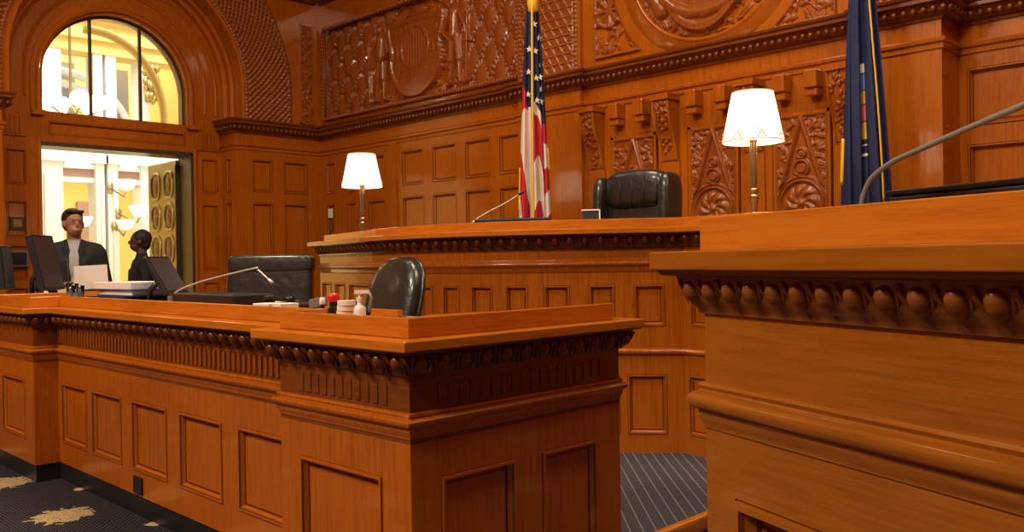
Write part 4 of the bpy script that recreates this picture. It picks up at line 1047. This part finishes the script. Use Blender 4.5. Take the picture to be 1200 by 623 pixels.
monitor((-7.06, 2.18, T), 2.45, .38, .42, -.22, 'black monitor on the far left end of the front desk, screen edge-on', .27)
monitor((-7.33, 1.98, T), 2.60, .26, .33, -.08, 'thinner black monitor behind the first one at the far left edge of the desk', .24)
monitor((-4.98, 2.18, T), 2.26, .27, .25, -.53, 'small black touch display leaning back beside the paper stack', .175, t=.03)
sup = thing('side_table', 'oak side table beyond the far end of the desk under the monitors', 'table', (-7.0, 2.15, 0))
MB().box(-7.42, -6.53, 1.80, 2.45, .98, T-.001).build('tabletop', oak_top, sup, bevel=.005)
for x, y in ((-7.37, 1.85), (-6.58, 1.85), (-7.37, 2.40), (-6.58, 2.40)): MB().box(x-.03, x+.03, y-.03, y+.03, 0, .98).build('leg', oak_v, sup, bevel=.005)
tray = thing('document_tray', 'flat black box under the blue binder on the front desk', 'box', (-5.45, 2.12, T))
MB().box(-5.74, -5.16, 2.0, 2.3, T, T+.055).build('body', blackg, tray, bevel=.01); MB().box(-5.62, -5.3, 1.995, 2.0, T+.015, T+.04).build('slot', grey, tray)
bn = thing('ring_binder', 'dark blue binder lying under white papers on the front desk', 'binder', (-5.4, 2.15, T+.055))
MB().box(-5.64, -5.10, 2.03, 2.32, T+.0565, T+.063).build('cover', blue, bn); MB().box(-5.62, -5.12, 2.04, 2.31, T+.063, T+.088).build('pages', paper, bn); MB().box(-5.64, -5.10, 2.03, 2.32, T+.088, T+.095).build('cover', blue, bn)
mb = MB(); mb.obox((-5.42, 2.16, T+.117), ((1, .1, 0), (-.1, 1, 0), (0, 0, 1)), (.23, .13, .021)); rebase(tag(mb.build('paper_stack', paper, bevel=.003), 'thick stack of white papers on the blue binder', 'papers'), (-5.42, 2.16, T+.096))
mb = MB(); mb.obox((-5.02, 1.93, T+.006), ((1, .3, 0), (-.3, 1, 0), (0, 0, 1)), (.14, .06, .005)); rebase(tag(mb.build('loose_paper', paper), 'white sheets lying flat just left of the console box on the front desk', 'papers'), (-5.02, 1.93, T))
# water glasses
def tumbler(x, y, h, lab):
    o = thing('drinking_glass', lab, 'glass', (x, y, T))
    mb = MB(); mb.lathe([(.001, 0), (.030, 0), (.036, h), (.0335, h), (.028, .008), (.001, .008)], (0, 0, 0), 24); mb.build('tumbler', glass, o, smooth=True, local=True)
    mb = MB(); mb.lathe([(.0275, .009), (.031, h*.45), (.001, h*.45)], (0, 0, 0), 20); mb.build('water', mat('water', (.55, .62, .70), .1), o, smooth=True, local=True)
tumbler(-5.82, 1.95, .13, 'left one of the two drinking glasses beside the black box on the front desk'); tumbler(-5.66, 1.93, .12, 'right one of the two drinking glasses beside the black box on the front desk')
# long console box and its microphone
cs = thing('recording_console', 'long low black console box in front of the wide leather chair', 'console', (-4.15, 2.13, T))
mb = MB(); mb.box(-4.62, -3.90, 2.03, 2.26, T, T+.085); mb.build('body', black, cs, bevel=.008); MB().box(-4.60, -4.55, 2.02, 2.03, T+.02, T+.07).build('badge', grey, cs); MB().box(-4.3, -3.9, 2.024, 2.03, T+.015, T+.03).build('slot', grey, cs)
def gooseneck(name, lab, base, pts, r=.004, head=.010, hl=.05, m=chrome, hm=black, br=.035):
    o = thing(name, lab, 'microphone', base)
    mb = MB(); mb.lathe([(.001, 0), (br, 0), (br, br*.35), (br*.5, br*.55), (.001, br*.55)], base, 18); mb.build('base', blackg, o, autos=True)
    P = [Vector(p) for p in pts]; sm = []
    for i in range(len(P)-1):
        p0, p1, p2, p3 = P[max(i-1, 0)], P[i], P[i+1], P[min(i+2, len(P)-1)]
        for q in range(8):
            t = q/8; sm.append(.5*((2*p1)+(-p0+p2)*t+(2*p0-5*p1+4*p2-p3)*t*t+(-p0+3*p1-3*p2+p3)*t**3))
    sm.append(P[-1]); mb = MB(); mb.tube(sm, r, 10); mb.build('gooseneck', m, o, smooth=True)
    d = (P[-1]-P[-2]).normalized(); mb = MB(); mb.tube([P[-1]-d*hl*.2, P[-1]+d*hl*.1, P[-1]+d*hl*.8, P[-1]+d*hl], [head*.7, head, head, head*.4], 12); mb.build('microphone_head', hm, o, smooth=True)
gooseneck('gooseneck_microphone', 'thin chrome gooseneck microphone bent over the console on the front desk', (-4.78, 2.10, T), [(-4.78, 2.10, T+.01), (-4.77, 2.13, T+.075), (-4.59, 2.18, T+.135), (-4.19, 2.29, T+.208), (-4.16, 2.31, T+.203), (-4.10, 2.34, T+.150)], .0045, .009, .03, chrome, chrome)
gooseneck('gooseneck_microphone', 'thin dark gooseneck microphone upright in front of the person with papers', (-5.58, 1.885, T), [(-5.58, 1.885, T+.01), (-5.64, 1.87, T+.10), (-5.80, 1.92, T+.20), (-5.87, 1.94, T+.27)], .004, .008, .03, black, black)
# phone, pads, stamps
ph_ = thing('desk_phone', 'dark low desk phone in front of the wide leather chair', 'phone', (-3.50, 2.1, T))
MB().box(-3.64, -3.38, 2.02, 2.2, T, T+.055).build('body', black, ph_, bevel=.008); mb = MB(); mb.tube([(-3.62, 2.05, T+.07), (-3.58, 2.05, T+.078), (-3.45, 2.05, T+.078), (-3.40, 2.05, T+.07)], [.018, .012, .012, .018], 10); mb.build('handset', blackg, ph_, smooth=True)
mb = MB(); mb.obox((-3.36, 1.91, T+.033), ((1, .2, 0), (-.2, 1, 0), (0, 0, 1)), (.05, .04, .032)); rebase(tag(mb.build('note_pad', paper, bevel=.002), 'left white note pad near the desk phone', 'note pad'), (-3.36, 1.91, T))
mb = MB(); mb.obox((-3.20, 1.90, T+.035), ((1, -.1, 0), (.1, 1, 0), (0, 0, 1)), (.04, .04, .034)); rebase(tag(mb.build('note_pad', paper, bevel=.002), 'right white note pad in front of the desk phone', 'note pad'), (-3.20, 1.90, T))
sp_ = thing('stapler', 'small grey stapler between the note pad and the red stamp', 'stapler', (-3.16, 2.03, T))
MB().box(-3.21, -3.11, 2.01, 2.05, T, T+.03).build('base', black, sp_, bevel=.003); mb = MB(); mb.obox((-3.16, 2.03, T+.065), ((1, 0, .15), (0, 1, 0), (-.15, 0, 1)), (.05, .016, .020)); mb.build('arm', grey, sp_, bevel=.006)
def stamp(x, y, lab, r, top, h):
    o = thing('rubber_stamp', lab, 'stamp', (x, y, T)); mb = MB(); mb.lathe([(.001, 0), (r, 0), (r, h*.45), (r*.7, h*.5), (r*.7, h*.7), (.001, h*.7)], (0, 0, 0), 18); mb.build('body', blackg, o, autos=True, local=True)
    mb = MB(); mb.lathe([(r*.9, h*.68), (r*1.05, h*.74), (r*1.05, h*.93), (r*.7, h), (.001, h)], (0, 0, 0), 18); mb.build('knob', top, o, smooth=True, local=True)
stamp(-3.0, 2.0, 'round black stamp with a bright red top on the front desk', .024, red, .11)
stamp(-3.08, 2.0, 'small black and white stamp left of the red-topped one', .012, white, .09)
tp = thing('tape_roll', 'pale rolls of tape stacked right of the red-topped stamp', 'tape', (-2.92, 2.0, T))
for i in range(4): mb = MB(); mb.lathe([(.018, i*.021), (.036, i*.021), (.036, i*.021+.019), (.018, i*.021+.019), (.018, i*.021)], (i*.004, 0, 0), 22); mb.build('roll', white if i % 2 else paper, tp, autos=True, local=True)
sb_ = thing('sanitiser_bottle', 'small white pump bottle of hand sanitiser standing by the desk ledge', 'bottle', (-2.65, 1.88, T))
sb_.scale = (.80, .80, 1.05)
mb = MB(); mb.lathe([(.001, 0), (.026, 0), (.028, .006), (.028, .055), (.022, .068), (.011, .074), (.011, .084), (.001, .084)], (0, 0, 0), 22); mb.build('bottle', white, sb_, smooth=True, local=True)
mb = MB(); mb.cyl((0, 0, .084), (0, 0, .115), .006, n=10); mb.lathe([(.013, .084), (.013, .098), (.008, .10), (.001, .10)], (0, 0, 0), 14); mb.obox((.010, .006, .118), ((.8, .6, 0), (-.6, .8, 0), (0, 0, 1)), (.034, .007, .006)); mb.build('pump', white, sb_, local=True)
hs = thing('headset', 'grey and black looped headset band standing behind the pump bottle', 'headset', (-2.90, 2.08, T))
hs.scale = (.85, .85, .92)
mb = MB(); pts = [(-.17, .05, .02), (-.13, .04, .06), (-.04, .01, .11), (.05, -.01, .125), (.085, -.02, .10), (.07, -.02, .05), (.04, -.02, .012)]; mb.tube(pts, .008, 8); mb.build('band', grey, hs, smooth=True, local=True)
for c_ in ((-.17, .05, .035), (.04, -.02, .035)): MB().ell(c_, (.03, .02, .034), 12).build('ear_pad', blackg, hs, smooth=True, local=True)

# ================================================================= ON THE BENCH
Z = 1.431
bx = thing('console_box', 'long flat black box on the judge bench in front of the national flag', 'console', (-3.92, 3.96, Z))
mb = MB(); c = Vector((-3.925, 3.985, Z+.045)); u_ = Vector((.60, .38, 0)).normalized(); n_ = Vector((u_.y, -u_.x, 0))
bx.location = (c.x, c.y, Z)
mb.obox(c, (u_, n_, (0, 0, 1)), (.235, .09, .043)); b_ = mb.build('housing', black, bx, bevel=.008)
mb = MB(); mb.obox(c+n_*.091-u_*.17+Vector((0, 0, -.005)), (u_, n_, (0, 0, 1)), (.035, .002, .012)); mb.build('badge', white, b_)
gooseneck('gooseneck_microphone', 'slim copper-toned gooseneck microphone on the judge bench beside the flat black box', (-4.155, 3.80, Z), [(-4.155, 3.80, Z+.01), (-4.13, 3.82, Z+.07), (-4.06, 3.88, Z+.13), (-3.97, 3.96, Z+.19), (-3.90, 4.02, Z+.245)], .004, .009, .035, chrome, black, .028)
pf_ = thing('desk_tablet', 'small dark tablet with a white edge left of the judge chair', 'tablet', (-3.46, 4.17, Z))
mb = MB(); R_ = Matrix.Rotation(.7, 3, 'Z') @ Matrix.Rotation(-.25, 3, 'X'); c = Vector((-3.46, 4.20, Z+.068))
ax = [R_ @ Vector(a) for a in ((1, 0, 0), (0, 1, 0), (0, 0, 1))]; mb.obox(c, ax, (.055, .008, .058)); b_ = mb.build('body', black, pf_, bevel=.003)
mb = MB(); mb.obox(c+ax[2]*.058, ax, (.058, .012, .004)); mb.obox(c+ax[0]*.055, ax, (.004, .012, .06)); mb.build('edge', white, b_)
# ================================================================= ON THE WITNESS BOX
ZR_ = zt+.001
gooseneck('desk_microphone', 'large steel gooseneck microphone arching to the right above the witness box', (-.814, 1.939, ZR_), [(-.814, 1.939, ZR_+.005), (-.814, 1.939, 1.362), (-.808, 1.940, 1.391), (-.789, 1.936, 1.421), (-.738, 1.916, 1.449), (-.669, 1.872, 1.464), (-.522, 1.736, 1.483), (-.412, 1.634, 1.495), (-.315, 1.519, 1.5), (-.2, 1.42, 1.49)], .0058, .011, .08, steel, black, .03)
lp = thing('equipment_case', 'closed flat black case lying behind the raised board of the witness box', 'case', (-.60, 2.02, ZR_))
dd = Vector((.92, -.38, 0)).normalized(); bb_ = Vector((.38, .92, 0))
mb = MB(); c = Vector((-.44, 2.03, ZR_+.0605)); mb.obox(c, (dd, bb_, (0, 0, 1)), (.33, .13, .060)); b_ = mb.build('base', black, lp, bevel=.006); lp.location.z = ZR_
mb = MB(); mb.obox(c+Vector((0, 0, .066)), (dd, bb_, (0, 0, 1)), (.335, .135, .006)); mb.build('lid', blackg, lp, bevel=.004)

# ================================================================= PEOPLE
def remesh(o, vox, sm=6):
    r = o.modifiers.new('r', 'REMESH'); r.mode = 'VOXEL'; r.voxel_size = vox; r.use_smooth_shade = True
    s = o.modifiers.new('s', 'SMOOTH'); s.iterations = sm; s.factor = .5
def limb(mb, pts, rs): 
    mb.tube(pts, rs, 12)
    for p, r in zip(pts, rs): mb.ell(p, (r, r, r), 10)
def person(loc, rz, h, skin, label, arms, jacket, trousers, shirtm, female=False, headturn=0):
    k = h/1.78; o = thing('person', label, 'person', loc, rz)
    s = lambda p: tuple(Vector(p)*k)
    def L(mb, pts, rs): limb(mb, [Vector(p)*k for p in pts], [r*k for r in rs])
    # body: faces local -Y ; one continuous skin surface
    mb = MB(); Rh = Matrix.Rotation(headturn, 3, 'Z'); hc = Vector((0, -.015, 1.66))*k
    hd = lambda p: hc + Rh @ (Vector(p)*k)
    mb.ell(hd((0, .012, .015)), (.078*k, .098*k, .108*k), 20, Rh); mb.ell(hd((0, -.03, -.055)), (.058*k, .062*k, .062*k), 16, Rh)
    mb.ell(hd((0, -.100, -.012)), (.012*k, .017*k, .024*k), 10, Rh); mb.ell(hd((0, -.088, -.062)), (.028*k, .012*k, .010*k), 10, Rh)
    mb.ell(hd((0, -.080, .034)), (.050*k, .012*k, .010*k), 10, Rh)
    for q in (-1, 1): mb.ell(hd((q*.080, .01, -.01)), (.014*k, .022*k, .034*k), 10, Rh)
    L(mb, [(0, .01, 1.60), (0, .015, 1.46)], [.056, .06])
    mb.ell(s((0, .01, 1.30)), (.17*k, .10*k, .20*k), 16); mb.ell(s((0, .01, 1.05)), (.145*k, .095*k, .20*k), 16)
    for q in (-1, 1):
        L(mb, [(q*.09, .01, .92), (q*.095, 0, .50), (q*.095, .02, .09)], [.085, .055, .04]); L(mb, [(q*.095, .02, .05), (q*.10, -.13, .035)], [.04, .03])
    hands = []
    for q in (-1, 1):
        sh, el, wr, hn = arms[q]; L(mb, [sh, el, wr], [.05, .038, .027])
        w = Vector(wr); d = Vector(hn).normalized(); side = Vector((1, 0, 0)) if abs(d.x) < .8 else Vector((0, 0, 1)); side = (side-d*side.dot(d)).normalized(); nrm_ = d.cross(side)
        pc = w+d*.045; mb.obox(pc*k, (d, side, nrm_), (.045*k, .038*k, .014*k)); 
        for i, (off, ln) in enumerate(((-.030, .065), (-.010, .075), (.010, .072), (.029, .058))):
            a = w+d*.085+side*off; b = a+d*ln*.5+nrm_*.006; c = b+d*ln*.35+nrm_*.028; mb.tube([a*k, b*k, c*k], [.0095*k, .009*k, .0075*k], 8)
        a = w+d*.03+side*.035*(-q); mb.tube([a*k, (a+d*.03+side*(-q)*.02+nrm_*.012)*k, (a+d*.058+side*(-q)*.022+nrm_*.03)*k], [.012*k, .011*k, .009*k], 8)
    b = mb.build('body', skin, o, local=True); remesh(b, .0075, 2)
    # hair
    mb = MB()
    if female:
        mb.ell(hd((0, .035, .035)), (.095*k, .105*k, .100*k), 20, Rh); mb.ell(hd((0, .06, -.03)), (.078*k, .065*k, .08*k), 16, Rh)
        for i in range(50):
            a, e = random.random()*2*PI, random.random()*1.5; v = Vector((math.cos(a)*math.cos(e)*.09, abs(math.sin(a))*math.cos(e)*.10+.03, .03+.098*math.sin(e))); mb.ell(hd(v), (.014*k,)*3, 8)
    else:
        mb.ell(hd((0, .03, .045)), (.088*k, .100*k, .092*k), 20, Rh); mb.ell(hd((0, .055, -.005)), (.080*k, .066*k, .075*k), 16, Rh)
        for i in range(14): mb.ell(hd((-.06+.009*i, -.055+.004*(i % 3), .100+.006*math.sin(i))), (.018*k, .03*k, .016*k), 8)
    hr = mb.build('hair', hair_m, o, local=True); remesh(hr, .010, 2)
    for q in (-1, 1): mb = MB(); mb.ell(hd((q*.030, -.088, .012)), (.008*k, .004*k, .004*k), 8, Rh); mb.build('eye', hair_m, b, smooth=True, local=True)
    # shirt then jacket
    mb = MB(); mb.ell(s((0, .0, 1.30)), (.15*k, .105*k, .20*k), 16); mb.ell(s((0, 0, 1.08)), (.14*k, .105*k, .20*k), 16); L(mb, [(0, .015, 1.50), (0, .01, 1.42)], [.066, .09])
    x = mb.build('shirt', shirtm, o, local=True); remesh(x, .012, 3)
    mb = MB()
    for q in (-1, 1):
        sh, el, wr, hn = arms[q]; wv = Vector(wr)+(Vector(el)-Vector(wr)).normalized()*.03
        L(mb, [(q*.08, .02, 1.46), (q*.175, .015, 1.42)], [.055, .072]); L(mb, [sh, el, tuple(wv)], [.070, .056, .044])
        L(mb, [(q*.115, .0, 1.38), (q*.125, .0, 1.15), (q*.125, .0, .90)], [.078, .075, .085]); L(mb, [(q*.082, -.08, 1.32), (q*.062, -.088, 1.05), (q*.08, -.075, .86)], [.045, .05, .055])
        L(mb, [(q*.06, .0, 1.505), (q*.05, -.06, 1.42), (q*.04+q*.02, -.085, 1.30)], [.025, .03, .03])
    mb.ell(s((0, .045, 1.28)), (.16*k, .09*k, .22*k), 16); mb.ell(s((0, .04, 1.0)), (.15*k, .09*k, .25*k), 16)
    if female: mb.ell(s((0, -.05, 1.25)), (.12*k, .075*k, .14*k), 14); mb.ell(s((0, -.03, 1.0)), (.14*k, .09*k, .22*k), 14)
    x = mb.build('jacket', jacket, o, local=True); remesh(x, .012, 4)
    mb = MB()
    for q in (-1, 1): L(mb, [(q*.085, .01, .95), (q*.10, 0, .50), (q*.098, .02, .11)], [.105, .08, .062])
    mb.ell(s((0, .01, .93)), (.16*k, .11*k, .10*k), 14); x = mb.build('trousers', trousers, o, local=True); remesh(x, .014, 3)
    for q in (-1, 1):
        mb = MB(); L(mb, [(q*.095, .04, .05), (q*.10, -.08, .045), (q*.105, -.17, .035)], [.048, .046, .036]); x = mb.build('shoe', blackg, o, local=True); remesh(x, .01, 2)
    return o
armsM = {1: ((.19, .01, 1.40), (.25, .02, 1.13), (.13, -.25, 1.10), (-.35, -.9, .05)), -1: ((-.19, .01, 1.40), (-.27, .03, 1.12), (-.10, -.24, 1.12), (.5, -.8, .05))}
mx, my = -7.88, 2.66
rzM = math.atan2(-mx, my) * 0 + 1.22
man = person((mx, my, .0), rzM, 1.745, skin_m, 'person in a black jacket over a pale shirt reading papers in front of the doorway', armsM, suit, suit, shirt, headturn=.35)
Mm = Matrix.Translation((mx, my, 0)) @ Matrix.Rotation(rzM, 4, 'Z')
def held(pts, lab):
    mb = MB(); c, ax, hf = pts; mb.obox(c, ax, hf); o = mb.build('paper_sheets', paper_w, bevel=.001, local=True); o.matrix_world = Mm; return tag(o, lab, 'papers')
held(((.13, -.375, 1.17), ((1, 0, .05), (0, .8, -.6), (-.04, .6, .8)), (.125, .004, .12)), 'upper bundle of white papers held by the person at the doorway')
held(((.03, -.345, 1.03), ((1, 0, .15), (0, .9, -.3), (-.15, .3, .9)), (.14, .004, .12)), 'lower hanging sheet of white paper under the held bundle')
armsW = {1: ((.175, .01, 1.38), (.22, .03, 1.12), (.06, -.20, 1.13), (-.9, -.3, .1)), -1: ((-.175, .01, 1.38), (-.22, .02, 1.12), (-.03, -.22, 1.10), (.9, -.3, .1))}
person((-9.0, 3.68, .0), -.25, 1.62, skin_d, 'person with short dark hair in black clothes seen in profile beside the bronze door', armsW, suit, suit, suit, female=True, headturn=-.15)
# thin rail by the doorway
rl = thing('barrier_rail', 'thin dark metal rail across the doorway behind the papers', 'rail', (-8.0, 3.1, 0))
mb = MB(); mb.tube([(-8.3, 2.75, 1.05), (-8.3, 3.75, 1.05)], .012, 8); mb.build('handrail', bronze_d, rl, smooth=True)
for y in (2.78, 3.05, 3.72): MB().cyl((-8.3, y, 0), (-8.3, y, 1.05), .010, n=10).build('post', bronze_d, rl)

# repeats of one kind carry a common group
GR_ = {'table_lamp': 'shaded lamps on the judge bench', 'wall_sconce': 'glowing bowl lamps in the hall', 'drinking_glass': 'drinking glasses on the front desk',
       'note_pad': 'note pads on the front desk', 'paper_sheets': 'papers held by the person at the doorway', 'gooseneck_microphone': 'slim gooseneck microphones', 'rubber_stamp': 'stamps on the front desk', 'computer_monitor': 'screens on the front desk'}
for o in bpy.data.objects:
    k = o.name.split('.')[0]
    if k in GR_ and o.parent is None: o['group'] = GR_[k]
